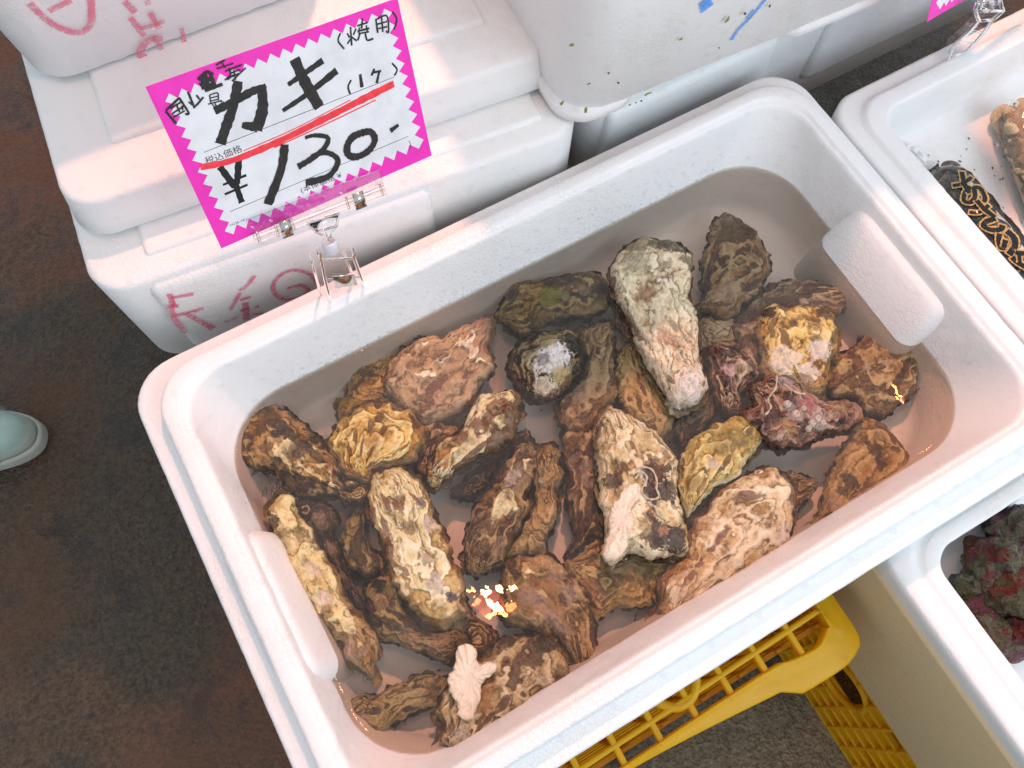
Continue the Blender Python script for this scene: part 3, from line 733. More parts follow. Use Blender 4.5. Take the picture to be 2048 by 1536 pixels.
# the other card and clip at the top right
C2D = thing('price_card', 'corner of another pink price card reaching into the top right', 'price card', U(1900, 25, .05))
w2 = np.array([.975, .13, -.12]); w2 /= np.linalg.norm(w2); h2 = np.array([.06, .38, .92]); h2 -= w2 * np.dot(h2, w2); h2 /= np.linalg.norm(h2); n2 = np.cross(w2, h2)
A2 = U(1854, 44, .05)
mb = MB(); mb.box(A2, w2 * .15, h2 * .105, -n2 * .0004); mb.build('card', M['pink'], C2D, smooth=False)
zz = [A2 + w2 * (.0065 + .004 * (i % 2)) + h2 * (.0055 + .004 * i) for i in range(24)]; zz = zz[::-1]
zb = [A2 + w2 * (.007 + .004 * i) + h2 * (.005 + .0045 * (i % 2)) for i in range(1, 34)]
pl = zz + zb + [A2 + w2 * .144 + h2 * .099, A2 + w2 * .01 + h2 * .099]
mb = MB(); mb.add([p + n2 * .00012 for p in pl], [tuple(range(len(pl)))]); o_ = mb.build('white_field', M['card_white'], C2D, smooth=False); o_.modifiers.new('t', 'TRIANGULATE')
mb = MB(); 
for k in range(5): mb.ribbon([A2 + w2 * (.014 + k * .004) + h2 * .0135, A2 + w2 * (.0165 + k * .004) + h2 * .0155], [.0008, .0008], .0003, n2)
mb.build('printed_text', M['print'], C2D, smooth=False)
CLIP2 = thing('sign_clip', 'clear acrylic clip on the far rim of the bagged clam tray at the top right', 'clip', U(1915, 100, -.018))
g0, g1 = U(1925, 96, -.016), U(1975, 30, .035)
mb = MB()
def iq2(px, py, z): return U(px, py, z)
lw = [U(1955, 5, .055), U(1950, 22, .050), U(1958, 42, .040), U(1940, 62, .02), U(1908, 90, -.008), U(1895, 118, -.016)]; rw = [U(2000, 2, .055), U(2006, 22, .050), U(1985, 40, .040), U(1968, 66, .02), U(1950, 86, -.008), U(1932, 104, -.016)]
mb.tube(lw, .0018, 8); mb.tube(rw, .0018, 8); mb.add(lw + rw, [(i, i + 1, 7 + i, 6 + i) for i in range(5)])
for i in range(6): mb.tube([lw[i], rw[i]], .0012, 8)
bk = [p + np.array([0, .008, 0]) for p in lw + rw]; mb.add(bk, [(i, i + 1, 7 + i, 6 + i) for i in range(5)])
mb.build('rim_clamp', M['clear'], CLIP2)
mb = MB(); rings = []
b3 = U(1978, 8, .058)
for (r, h) in ((.0018, -.0062), (.0040, -.0060), (.0050, -.0046), (.0054, 0), (.0054, .0034), (.0040, .0044)):
    rings.append([b3 + np.array([0, 0, 1.]) * h + r * np.array([math.cos(a), math.sin(a), 0]) for a in np.linspace(0, 2 * math.pi, 20, endpoint=False)])
loft(mb, rings, True, True); mb.build('ball_socket', M['clear'], CLIP2)

# ------------------------------------------------------------------ marker writing on the foam boxes
def face_map(p0, n):
    return lambda x, y: onplane(x, y, p0, n)
nf = rot_pt(np.array([PV[0], PV[1] - 1, 0.]), YAW, PV) - np.array([PV[0], PV[1], 0.]); 
top_p = rot_pt(np.array([lx0 + .1, ly0 - .0068, .0]), YAW, PV)
nf = nf / np.linalg.norm(nf)
c2 = lambda *pts: [(x / 2.021, y / 2.021) for x, y in pts]
c5_ = lambda *pts: [(480 + x / 4.517, 380 + y / 4.517) for x, y in pts]
red1 = [(9, *c2((682, 1185), (706, 1238))), (9, *c2((690, 1202), (782, 1186))), (9, *c2((668, 1242), (722, 1234))), (10, *c2((690, 1276), (760, 1262), (822, 1244))), (9, *c2((692, 1212), (702, 1282), (752, 1344))), (12, *c2((752, 1264), (862, 1326))),
        (9, *c5_((-10, 905), (60, 860), (128, 768))), (9, *c5_((0, 990), (98, 958))), (13, *c5_((45, 1010), (56, 1170))), (10, *c5_((0, 1090), (80, 1060))), (7, *c5_((142, 1034), (158, 1062))), (8, *c5_((104, 1122), (210, 1104))),
        (9, *c5_((710, 850), (640, 760), (500, 718), (370, 760), (298, 850), (320, 940), (400, 985))), (9, *c5_((400, 985), (500, 975), (580, 940), (612, 890), (540, 855), (420, 885))),
        (8, *c2((905, 1300), (960, 1280))), (8, *c2((930, 1250), (970, 1180)))]
PXF = float(np.linalg.norm(onplane(400, 600, top_p, nf) - onplane(401, 600, top_p, nf)))
strokes(red1, .0008, M['red_felt'], 'marker_writing', LB, face_map(top_p, nf), nf, PXF * 1.15)
tp = np.array([TP[0], TP[1] + .002 - .004, .10]); nt = np.array([math.sin(YT), -math.cos(YT), 0.]); 
# top box front leans outwards with its taper
nt = np.array([math.sin(YT), -math.cos(YT), -.065]); nt /= np.linalg.norm(nt)
tp0 = rot_pt(np.array([TP[0] + .05, TP[1] - .0048, .0712]), YT, TP)
red2 = [(12, *c2((118, 8), (160, 52), (215, 95), (285, 124), (335, 122), (366, 88), (368, 30), (366, -10))), (11, *c2((196, 40), (285, -4))), (12, *c2((500, 0), (546, 46))), (11, *c2((524, 66), (582, 142))), (10, *c2((604, 46), (642, 112))), (9, *c2((560, 110), (606, 102), (664, 80))), (15, *c2((656, 152), (606, 156), (574, 184), (566, 214), (592, 236))), (10, *c2((618, 140), (652, 196))), (9, *c2((732, 110), (746, 180))), (8, *c2((720, 186), (776, 180))), (10, *c2((590, -5), (600, 14)))]
strokes(red2, .0012, M['red_felt'], 'marker_writing', TB, face_map(tp0, nt), nt, PXF * 1.05)
# blue marks and seaweed scraps on the tall box
nc = np.array([math.sin(YC), -math.cos(YC), -.075]); nc /= np.linalg.norm(nc)
cp0 = rot_pt(np.array([cx0 + .1, CP[1] - .018 + .016, .038]), YC, CP)
c3_ = lambda *pts: [(880 + x / 1.753, y / 1.753) for x, y in pts]
pxc = float(np.linalg.norm(onplane(1300, 100, cp0, nc) - onplane(1301, 100, cp0, nc)))
strokes([(7, *c3_((1140, -6), (1090, 55), (1045, 100), (1020, 138))), (5, *c3_((1098, 30), (1072, 64)))], .0010, M['blue_felt'], 'blue_streak', CB, face_map(cp0, nc), nc, pxc)
strokes([((14, 20), *c3_((922, -4), (936, 28)))], .0010, M['blue_felt'], 'blue_dab', CB, face_map(cp0, nc), nc, pxc)
weed = simple('green_seaweed', (.26, .27, .05), .5); weedb = simple('dark_seaweed', (.09, .075, .02), .5)
rs = random.Random(4)
for i, (x, y, s) in enumerate([(1000, 60, 20), (1062, 38, 9), (838, 128, 10), (585, 246, 8), (722, 320, 18), (505, 378, 22), (420, 352, 16), (455, 145, 12), (515, 284, 8), (680, 350, 6), (660, 358, 6), (620, 280, 6), (972, 158, 6), (1150, 12, 9), (700, 344, 6)]):
    p0 = onplane(880 + x / 1.753, y / 1.753, cp0, nc) + nc * .0022
    e1 = np.array([1., 0, 0]); e2 = np.cross(nc, e1); n_ = 9; pts = []
    a0 = rs.uniform(0, 6.28); el = rs.uniform(.35, .8)
    for k in range(n_):
        a = 2 * math.pi * k / n_; r = s * .00019 * rs.uniform(.6, 1.2)
        xx, yy = r * math.cos(a), r * math.sin(a) * el
        pts.append(p0 + e1 * (xx * math.cos(a0) - yy * math.sin(a0)) + e2 * (xx * math.sin(a0) + yy * math.cos(a0)) + nc * rs.uniform(0, .0008))
    mb = MB(); mb.add(pts + [p + nc * .0005 for p in pts], [tuple(range(n_)), tuple(range(2 * n_ - 1, n_ - 1, -1))] + [(k, (k + 1) % n_, n_ + (k + 1) % n_, n_ + k) for k in range(n_)])
    mb.build('seaweed_scrap', weed if s > 9 else weedb, CB, smooth=False)

# ------------------------------------------------------------------ oysters
CROP = {1: (430, 760, 3.84), 2: (660, 520, 3.413), 3: (1100, 420, 3.413), 4: (1340, 540, 2.744), 5: (880, 780, 3.658), 6: (1100, 860, 3.303), 7: (500, 980, 3.84), 8: (640, 1100, 3.413)}
def warmer(c): return (min(.85, c[0] * 1.10), min(.8, c[1] * 1.20), c[2] * 1.06)
def shell_mat(name, p, seed):
    """wet oyster shell: growth lines follow the attribute g (0 at the hinge, 1 at the rim)"""
    k = NT(name); P = k.vadd(k.obj(), (seed * .37, seed * .71, seed * .19)); g = k.attr('g'); e = k.attr('e')
    p = dict(p); ln = p.get('ln', 1.0)
    for q_ in ('A', 'B', 'C', 'pale', 'rimc'):
        if q_ in p: p[q_] = warmer(p[q_])
    A, B, D = p['A'], p['B'], p['D']
    warp = k.noise(P, 55, 4, .6); sx, sy, sz = k.sep(P)[:3]
    gl = k.comb(k.math('ADD', k.math('MULTIPLY', g, 26.0), k.math('MULTIPLY', warp, 7.0)), k.math('MULTIPLY', sx, 32.0), k.math('MULTIPLY', sy, 32.0))
    lines = k.noise(gl, 1.0, 5, .62); rel = k.attr('r'); sw = k.attr('w'); bn = k.attr('b'); dd = k.attr('d'); gf = k.ramp(g, .04, .25)
    gl2 = k.comb(k.math('ADD', k.math('MULTIPLY', g, 9.0), k.math('MULTIPLY', warp, 3.5)), k.math('MULTIPLY', sx, 45.0), k.math('MULTIPLY', sy, 45.0))
    bands = k.noise(gl2, 1.0, 4, .6)
    blot = k.noise(P, p.get('bs', 48), 6, .62, .6); fine = k.noise(P, 260, 5, .7, .4); mid = k.math('ADD', k.math('MULTIPLY', k.noise(P, 95, 5, .65, 1.2), .55), k.math('MULTIPLY', k.noise(k.comb(k.math('ADD', k.math('MULTIPLY', g, 15.0), k.math('MULTIPLY', warp, 5.0)), k.math('MULTIPLY', sx, 60.0), k.math('MULTIPLY', sy, 60.0)), 1.0, 4, .6), .45))
    c = k.mix(k.ramp(k.math('ADD', k.math('MULTIPLY', blot, .62), k.math('MULTIPLY', bn, .38)), .40, .60), A, B)
    c = k.mix(k.math('MULTIPLY', k.ramp(mid, .53, .68), .62), c, p.get('C', (.29, .165, .075)))
    c = k.mix(k.math('MULTIPLY', k.ramp(mid, .47, .34), .60), c, p.get('pale', (.66, .52, .36)))
    c = k.mix(k.math('MULTIPLY', k.math('MULTIPLY', k.ramp(lines, .50, .38), .72 * ln), gf), c, tuple(x * .28 for x in B))
    c = k.mix(k.math('MULTIPLY', k.ramp(lines, .57, .70), .45 * ln), c, tuple(min(1, x * 1.15 + .04) for x in A))
    dk = k.math('MULTIPLY', k.ramp(bands, .66 - .22 * p.get('dark', .4), .76 - .22 * p.get('dark', .4)), k.ramp(k.noise(P, 70, 4, .6), .36, .52))
    c = k.mix(k.math('MULTIPLY', dk, .88), c, D)
    c = k.mix(k.math('MULTIPLY', k.ramp(fine, .60, .74), .35), c, tuple(x * .35 for x in B))
    c = k.mix(k.math('MULTIPLY', k.ramp(k.math('ADD', rel, k.math('MULTIPLY', k.math('SUBTRACT', fine, .5), .5)), .46, .22), .80), c, k.mix(k.ramp(blot, .4, .6), p.get('C', (.20, .085, .025)), tuple(x * .5 for x in B)))
    c = k.mix(k.math('MULTIPLY', k.ramp(k.math('ADD', rel, k.math('MULTIPLY', k.math('SUBTRACT', fine, .5), .6)), .56, .82), .55), c, p.get('pale', (.66, .52, .36)))
    # each growth layer: silt in the step below it, a bleached lip at its edge, dark segments between growth lines
    swn = k.math('ADD', sw, k.math('MULTIPLY', k.math('SUBTRACT', fine, .5), .35))
    c = k.mix(k.math('MULTIPLY', k.math('MULTIPLY', k.ramp(swn, .26, .02), k.ramp(mid, .40, .52)), k.math('MULTIPLY', gf, .85 * ln)), c, tuple(x * .22 for x in B))
    c = k.mix(k.math('MULTIPLY', k.math('MULTIPLY', k.ramp(swn, .62, .88), k.ramp(blot, .62, .45)), k.math('MULTIPLY', gf, p.get('lip', .7))), c, p.get('pale', (.66, .52, .36)))
    ddn = k.math('ADD', dd, k.math('MULTIPLY', k.math('SUBTRACT', k.noise(P, 110, 4, .65), .5), .35))
    c = k.mix(k.math('MULTIPLY', k.ramp(ddn, .74 - .20 * p.get('dark', .4), .80 - .20 * p.get('dark', .4)), .85), c, D)
    # silt stains of the rim
    rim = k.ramp(k.math('ADD', e, k.math('MULTIPLY', k.math('SUBTRACT', fine, .5), .5)), p.get('rimw', .16), .02)
    c = k.mix(k.math('MULTIPLY', rim, p.get('rim', .5)), c, p.get('rimc', D))
    rough = .34
    for (ox, oy, r, col, soft) in p.get('patch', []):
        pass
    for q in p.get('_patch', []):
        (lx, ly, r, col, amt) = q
        d = k.n('ShaderNodeVectorMath', operation='DISTANCE'); k.l(k.vadd(k.obj(), k.comb(0, 0, 0)), d.inputs[0])
        po = k.comb(lx, ly, k.sep(k.obj())[2]); k.l(po, d.inputs[1])
        dn = k.math('ADD', k.math('DIVIDE', d.outputs[1], r), k.math('ADD', k.math('MULTIPLY', k.math('SUBTRACT', k.noise(P, 75, 5, .7, 1.0), .5), 3.2), k.math('MULTIPLY', k.math('SUBTRACT', lines, .5), 1.4)))
        c = k.mix(k.math('MULTIPLY', k.ramp(dn, 1.10, .75), amt), c, k.mix(k.ramp(fine, .45, .62), col, tuple(x * .62 for x in col)))
    h = k.math('ADD', k.math('MULTIPLY', lines, 1.2 * ln), k.math('ADD', k.math('MULTIPLY', fine, .55), k.math('MULTIPLY', mid, 1.0)))
    rgh = k.math('ADD', .13, k.math('MULTIPLY', fine, .26))
    k.pbr(c, rgh, k.bump(h, .75, .0022), spec=.5)
    return k.m

def poly_resample(P, n):
    Q = np.vstack([P, P[:1]]); d = np.r_[0, np.cumsum(np.linalg.norm(np.diff(Q, axis=0), axis=1))]
    t = np.linspace(0, d[-1], n, endpoint=False)
    return np.stack([np.interp(t, d, Q[:, i]) for i in range(2)], -1)
def edge_dist(P, O):
    A = O; B = np.roll(O, -1, 0); AB = B - A; L = (AB ** 2).sum(1) + 1e-18
    out = np.empty(len(P))
    for s in range(0, len(P), 2000):
        q = P[s:s + 2000, None, :] - A[None]; t = np.clip((q * AB).sum(2) / L, 0, 1)
        d = np.sqrt(((q - t[..., None] * AB) ** 2).sum(2)) + 1e-7
        out[s:s + 2000] = (d ** -7).sum(1) ** (-1 / 7.)
    return out
def spine_of(O, umb, mids):
    c = O.mean(0)
    if mids is None:
        far = O[np.argmax(((O - umb) ** 2).sum(1))]
        S_ = np.array([umb + (c - umb) * .35, c, c + (far - c) * .45])
    else: S_ = np.asarray(mids)
    return catmull(S_, 12) if len(S_) > 2 else np.array([S_[0] + (S_[-1] - S_[0]) * t for t in np.linspace(0, 1, 24)])
NO = 300
def valve(O, umb, mids, H, seed, frill, lam, flat, lump, sign):
    """one valve as rings shrinking from the outline to a spine inside it"""
    cen = O.mean(0); O3 = v3(O[:, 0] * 110, O[:, 1] * 110, seed * 3.1); NR = 60 if sign > 0 else 26
    nrm = np.roll(O, -1, 0) - np.roll(O, 1, 0); nrm = np.stack([nrm[:, 1], -nrm[:, 0]], -1); nrm /= np.linalg.norm(nrm, axis=1)[:, None] + 1e-12
    if (nrm * (O - cen)).sum() < 0: nrm = -nrm
    O = O + nrm * (fbm(O3, seed, 3, .6) * frill * 1.5)[:, None]
    sp = spine_of(O, umb, mids)
    idx = np.argmin(((O[:, None] - sp[None]) ** 2).sum(2), 1).astype(float)
    kern = np.hanning(33); kern /= kern.sum(); ext = np.r_[idx[-16:], idx, idx[:16]]; idx = np.convolve(ext, kern, 'valid')
    base = np.stack([np.interp(idx, np.arange(len(sp)), sp[:, i]) for i in range(2)], -1)
    t = 1 - np.linspace(0, 1, NR) ** 1.3
    P = np.concatenate([base + (O - base) * tt for tt in t])
    ed = edge_dist(P, O); R = ed.max(); e = np.clip(ed / R, 0, 1)
    du = np.linalg.norm(P - umb, axis=1); far = du.max(); g = du / (du + ed * 1.15 + 1e-6); g = g * np.clip(du / (far * .08), 0, 1) ** .3
    prof = (1 - (1 - np.clip(e / flat, 0, 1)) ** 2) ** .50
    Q = v3(P[:, 0] * 1000, P[:, 1] * 1000, seed * 11.3)
    wv = fbm(Q * .055, seed + 1, 3)
    z = .86 * H * prof * (1 + .20 * fbm(Q * .035, seed + 2, 2))
    ph = g * lam + wv * 1.25 + .4 * fbm(Q * .14, seed + 3, 2)
    ang = np.arctan2(P[:, 1] - umb[1], P[:, 0] - umb[0])
    ph = ph + .35 * fbm(np.stack([ang * 9, g * 2, 0 * g + seed], -1), seed + 15, 3, .6)
    band = np.floor(ph); saw = ph - band; fall = np.where(saw < .88, (saw / .88) ** 1.3, (1 - saw) / .12)
    br = hash3(band.astype(np.int64) + 7, np.zeros(len(g), np.int64), np.zeros(len(g), np.int64), seed)
    br = .55 * br + .45 * (.5 + .5 * fbm(np.stack([ang * 3, band * 3.7, 0 * g + seed], -1), seed + 16, 2))
    valve.w = saw; valve.b = np.clip(br, 0, 1)
    valve.d = .5 + .5 * vnoise(np.stack([ang * 7 + band * 1.7, band * 5.3, 0 * g + seed], -1), seed + 17) - .35 * np.abs(saw - .55)
    saw = fall
    amp = (0 if lam == 0 else .0020) * np.clip(e * 5, .15, 1) * np.clip(.65 + 1.2 * fbm(Q * .05, seed + 4, 2), .12, 1.3) * np.clip(g * 4, .2, 1)
    z = z + amp * (saw - .45)
    z = z + .0010 * np.sin(ang * 17 + 5 * wv) * g ** 3 * np.clip(e * 3, 0, 1)
    z = z + (.0022 if sign > 0 else .0012) * vnoise(np.stack([ang * 11, 0 * g, 0 * g + seed], -1), seed + 21) * np.exp(-e * 5) * np.clip(g * 2 - .6, 0, 1)
    lz = .0030 * fbm(Q * .075, seed + 5, 3, .55) + .0026 * (.4 - np.abs(fbm(Q * .11, seed + 7, 3, .6))) + .0011 * fbm(Q * .40, seed + 6, 3, .6)
    z = z + .68 * lump * lz * np.clip(e * 4, .25, 1)
    valve.relief = np.clip(.5 + lz / .0042 * .5 + (saw - .5) * .35, 0, 1)
    V = np.c_[P, sign * z + .0004 * sign]
    F = []
    n = NO
    for i in range(NR - 1):
        for j in range(n):
            a = i * n + j; b = i * n + (j + 1) % n; F.append((a, b, b + n, a + n) if sign < 0 else (a + n, b + n, b, a))
    return V, F, g, e

CRM, OCH = (.60, .45, .27), (.36, .20, .065)
PAL = {
 'mottle': dict(A=(.62, .44, .21), B=(.38, .20, .055), D=(.026, .014, .009), dark=.95, rim=.85, pale=(.70, .56, .36)),
 'gold': dict(A=(.60, .38, .13), B=(.42, .21, .045), D=(.10, .04, .012), dark=.40, rim=.5, rimc=(.60, .47, .26), pale=(.70, .54, .30)),
 'pink': dict(A=(.66, .49, .36), B=(.50, .36, .26), D=(.17, .085, .06), dark=.22, rim=.4, C=(.38, .21, .10), pale=(.76, .63, .52)),
 'olive': dict(A=(.36, .25, .09), B=(.22, .13, .035), D=(.030, .021, .010), dark=.6, rim=.5, pale=(.52, .43, .25)),
 'grey': dict(A=(.50, .36, .23), B=(.34, .20, .09), D=(.070, .036, .02), dark=.45, rim=.5, pale=(.62, .50, .38)),
 'brown': dict(A=(.52, .33, .14), B=(.27, .15, .055), D=(.070, .024, .009), dark=.7, rim=.6, pale=(.68, .52, .33)),
 'dark': dict(A=(.13, .072, .036), B=(.06, .030, .014), D=(.010, .007, .006), dark=.7, rim=.4, C=(.15, .055, .015), pale=(.28, .18, .10)),
 'purple': dict(A=(.26, .12, .085), B=(.13, .050, .036), D=(.026, .010, .010), dark=.6, rim=.5, C=(.24, .075, .04), pale=(.48, .33, .28)),
}
# name of palette, crop, outline, hinge, level, height, label, options
BOT = None
OY = []
def oy(pal, crop, outline, umbo, z, H, label, **kw): OY.append((pal, crop, outline, umbo, z, H, label, kw))
WHT = (.74, .66, .58); BLK = (.022, .016, .014); GRN = (.26, .30, .05)

oy('mottle', 1, [(150, 390), (270, 240), (430, 205), (560, 240), (690, 330), (800, 440), (890, 560), (960, 680), (1010, 790), (1060, 850), (1180, 815), (1188, 880), (1120, 945), (1040, 932), (900, 915), (760, 910), (600, 860), (530, 810), (460, 705), (330, 705), (210, 640), (150, 570), (128, 470)], (1120, 885), -.068, .016,
   'oyster mottled cream and black with a dark crusted edge, in the left far corner', patch=[(150, 560, 62, BLK, .95), (230, 670, 60, BLK, .9), (490, 450, 42, BLK, .9), (460, 360, 40, (.08, .045, .02), .85), (640, 600, 88, (.13, .075, .045), .7), (420, 560, 55, (.1, .05, .03), .7), (350, 230, 60, BLK, .7), (770, 830, 30, BLK, .9), (860, 830, 34, BLK, .9), (660, 780, 40, BLK, .8), (570, 740, 46, BLK, .7)], anem=[(695, 615)])
oy('gold', 1, [(880, 470), (930, 350), (1010, 270), (1120, 215), (1260, 180), (1380, 190), (1500, 240), (1570, 310), (1610, 400), (1620, 500), (1570, 580), (1480, 650), (1350, 690), (1230, 690), (1180, 780), (1100, 760), (1020, 740), (960, 650), (900, 560)], (1110, 755), -.064, .015,
   'round golden oyster with curved ridges and pale frilled rim, right of the mottled corner one', patch=[(1230, 540, 70, (.14, .07, .03), .35)])
oy('pink', 2, [(380, 890), (390, 760), (470, 650), (580, 560), (680, 520), (760, 540), (860, 490), (980, 430), (1100, 395), (1118, 430), (1100, 540), (1075, 610), (1120, 700), (1110, 760), (1000, 890), (970, 980), (880, 1050), (760, 1100), (650, 1125), (560, 1060), (470, 990)], (1105, 410), -.070, .016,
   'large pale pinkish grey oyster pointing to the upper right, along the far left wall', patch=[(1040, 480, 90, (.50, .36, .33), .5), (760, 690, 80, (.30, .22, .2), .4), (1000, 640, 60, (.5, .33, .24), .5)])
oy('gold', 2, [(65, 1080), (70, 960), (130, 880), (190, 720), (330, 700), (460, 640), (500, 800), (420, 980), (230, 1010), (120, 1090)], (520, 860), -.084, .008,
   'half hidden oyster with a yellow and dark ruffled margin, under the large pinkish grey one', patch=[(100, 980, 60, (.45, .30, .03), .8), (270, 790, 50, (.10, .085, .05), .7), (190, 760, 50, (.08, .06, .04), .6)])
oy('olive', 2, [(1120, 400), (1180, 330), (1240, 190), (1400, 150), (1560, 130), (1680, 100), (1800, 100), (1880, 150), (1910, 220), (1890, 320), (1820, 385), (1680, 415), (1560, 420), (1440, 450), (1390, 500), (1330, 520), (1250, 490), (1180, 440)], (1130, 405), -.072, .015,
   'olive brown oyster with a bright green algae patch, lying by the far wall', patch=[(1500, 290, 82, GRN, .9), (1600, 300, 40, (.36, .36, .16), .8), (1500, 180, 60, BLK, .85), (1620, 160, 50, BLK, .8), (1240, 280, 40, (.05, .03, .02), .7), (1720, 250, 40, (.4, .36, .28), .6), (1860, 260, 60, (.04, .032, .02), .6)])
oy('dark', 2, [(1230, 800), (1210, 720), (1240, 640), (1300, 570), (1390, 510), (1500, 490), (1610, 495), (1680, 540), (1720, 610), (1720, 720), (1690, 800), (1620, 860), (1590, 910), (1500, 960), (1420, 975), (1330, 940), (1280, 880)], (1440, 900), -.066, .020,
   'small oval oyster with black striped margin and a chalk white crown', A2=(.34, .25, .15), patch=[(1520, 720, 100, (.74, .68, .64), .97), (1450, 780, 70, (.70, .62, .56), .95), (1470, 900, 80, (.72, .62, .46), .95), (1570, 830, 60, (.50, .36, .16), .8), (1450, 740, 40, (.16, .12, .12), .7)])
oy('grey', 2, [(1560, 1010), (1600, 900), (1690, 850), (1740, 700), (1700, 560), (1720, 490), (1800, 460), (1900, 430), (1930, 520), (1945, 650), (1940, 800), (1945, 960), (1880, 1000), (1830, 1100), (1760, 1170), (1690, 1190), (1600, 1160), (1555, 1090)], (1890, 440), -.074, .015,
   'long greyish brown oyster with a lengthwise fold, right of the white crowned oval one', patch=[(1690, 960, 60, (.40, .33, .29), .7)])
oy('brown', 2, [(1040, 920), (1150, 915), (1280, 910), (1310, 960), (1290, 1090), (1270, 1180), (1240, 1250), (1130, 1330), (1000, 1380), (900, 1440), (800, 1530), (720, 1580), (668, 1530), (690, 1420), (720, 1300), (800, 1220), (870, 1170), (930, 1080), (980, 990)], (700, 1540), -.060, .019,
   'wedge shaped oyster with rust red streaks on cream, slanting in the left centre', A2=(.62, .50, .36), patch=[(1150, 1040, 80, (.16, .050, .015), .75), (1010, 1170, 70, (.12, .035, .012), .75), (900, 1240, 60, (.12, .04, .015), .75), (780, 1370, 60, (.42, .20, .04), .8), (1070, 1130, 50, (.14, .05, .015), .7)])
oy('dark', 5, [(90, 730), (200, 640), (330, 520), (520, 330), (640, 320), (640, 400), (500, 440), (420, 560), (330, 720), (240, 790), (140, 780)], (110, 740), -.082, .008,
   'blackish oyster mostly hidden under the rust streaked wedge shaped one')
oy('pink', 3, [(440, 560), (405, 500), (422, 400), (470, 320), (540, 250), (640, 215), (760, 235), (880, 265), (960, 360), (975, 450), (950, 540), (940, 600), (965, 660), (990, 760), (1000, 880), (1020, 1000), (1040, 1110), (1070, 1190), (1060, 1260), (990, 1320), (910, 1355), (830, 1330), (780, 1240), (700, 1150), (640, 1060), (600, 960), (560, 850), (520, 740), (470, 650)], (960, 1290), -.050, .021,
   'biggest oyster, long and pinkish with a greenish dark head and white broken tip', patch=[(930, 1260, 115, (.80, .74, .66), .9), (1000, 1180, 70, (.78, .72, .62), .9), (840, 280, 110, (.10, .085, .05), .85), (580, 300, 110, (.22, .17, .09), .8), (700, 300, 60, (.08, .065, .04), .7), (560, 430, 110, (.42, .38, .24), .7), (900, 400, 80, (.13, .10, .055), .75), (640, 640, 70, (.38, .19, .10), .5), (750, 940, 60, (.38, .17, .09), .5)], flat=.8, lump=1.5)
oy('brown', 3, [(400, 600), (440, 560), (520, 740), (590, 930), (540, 900), (450, 790)], (450, 600), -.078, .006,
   'sliver of a brown oyster tucked under the left side of the biggest one', A2=(.34, .22, .12))
oy('grey', 3, [(1040, 500), (1030, 390), (1080, 250), (1085, 150), (1110, 90), (1200, 55), (1290, 75), (1360, 140), (1420, 200), (1460, 260), (1490, 370), (1470, 480), (1420, 600), (1330, 660), (1230, 740), (1130, 750), (1060, 720), (960, 690), (1040, 600)], (985, 700), -.074, .017,
   'submerged tan grey oyster farthest back in the tray, with a limpet on its far end', A2=(.48, .37, .26), patch=[(1190, 600, 90, (.58, .46, .34), .6), (1200, 200, 110, (.24, .19, .11), .6)], limpet=(1195, 130))
oy('pink', 3, [(985, 770), (1060, 735), (1180, 750), (1270, 690), (1290, 800), (1260, 950), (1150, 940), (1020, 960)], (1010, 800), -.082, .009,
   'pinkish oyster wedged low between the biggest one and the curved purple brown one')
oy('grey', 4, [(350, 300), (400, 220), (480, 150), (560, 90), (700, 65), (840, 80), (940, 110), (965, 150), (950, 220), (890, 262), (800, 250), (660, 240), (560, 280), (500, 340), (480, 480), (460, 560), (380, 560), (360, 450)], (955, 150), -.076, .013,
   'curved purplish tan oyster arching behind the golden one with the dark fringe', mids=[(900, 170), (700, 160), (520, 210), (430, 320), (420, 470)], A2=(.44, .33, .26), B2=(.28, .18, .13), patch=[(740, 130, 40, (.09, .06, .055), .7)])
oy('gold', 4, [(482, 420), (482, 320), (510, 240), (570, 195), (660, 205), (770, 210), (860, 230), (900, 290), (925, 350), (910, 450), (880, 520), (860, 620), (830, 680), (740, 690), (650, 620), (520, 610), (490, 520)], (740, 670), -.062, .014,
   'golden oyster with a black fringe at its upper left and white folds at its foot', flat=1.1, patch=[(530, 260, 52, (.030, .018, .020), .95), (600, 225, 36, (.045, .028, .02), .8), (830, 260, 42, (.05, .035, .015), .9), (890, 390, 36, (.05, .035, .015), .7), (760, 330, 40, (.14, .075, .02), .6), (770, 420, 28, (.08, .04, .015), .8), (800, 470, 60, WHT, .75), (600, 530, 80, WHT, .6), (740, 590, 50, WHT, .7), (500, 440, 30, BLK, .7)], anem=[(650, 320)])
oy('brown', 4, [(860, 560), (900, 480), (1000, 430), (1060, 360), (1150, 325), (1240, 345), (1340, 370), (1365, 460), (1365, 580), (1320, 690), (1240, 740), (1180, 800), (1080, 790), (1000, 720), (900, 700), (850, 660)], (1345, 385), -.081, .015,
   'brown oyster with dark ridges, lying apart at the right end of the tray', A2=(.40, .27, .12), dark=.85, patch=[(1040, 560, 26, (.5, .45, .40), .7), (1180, 400, 90, (.13, .10, .07), .5)])
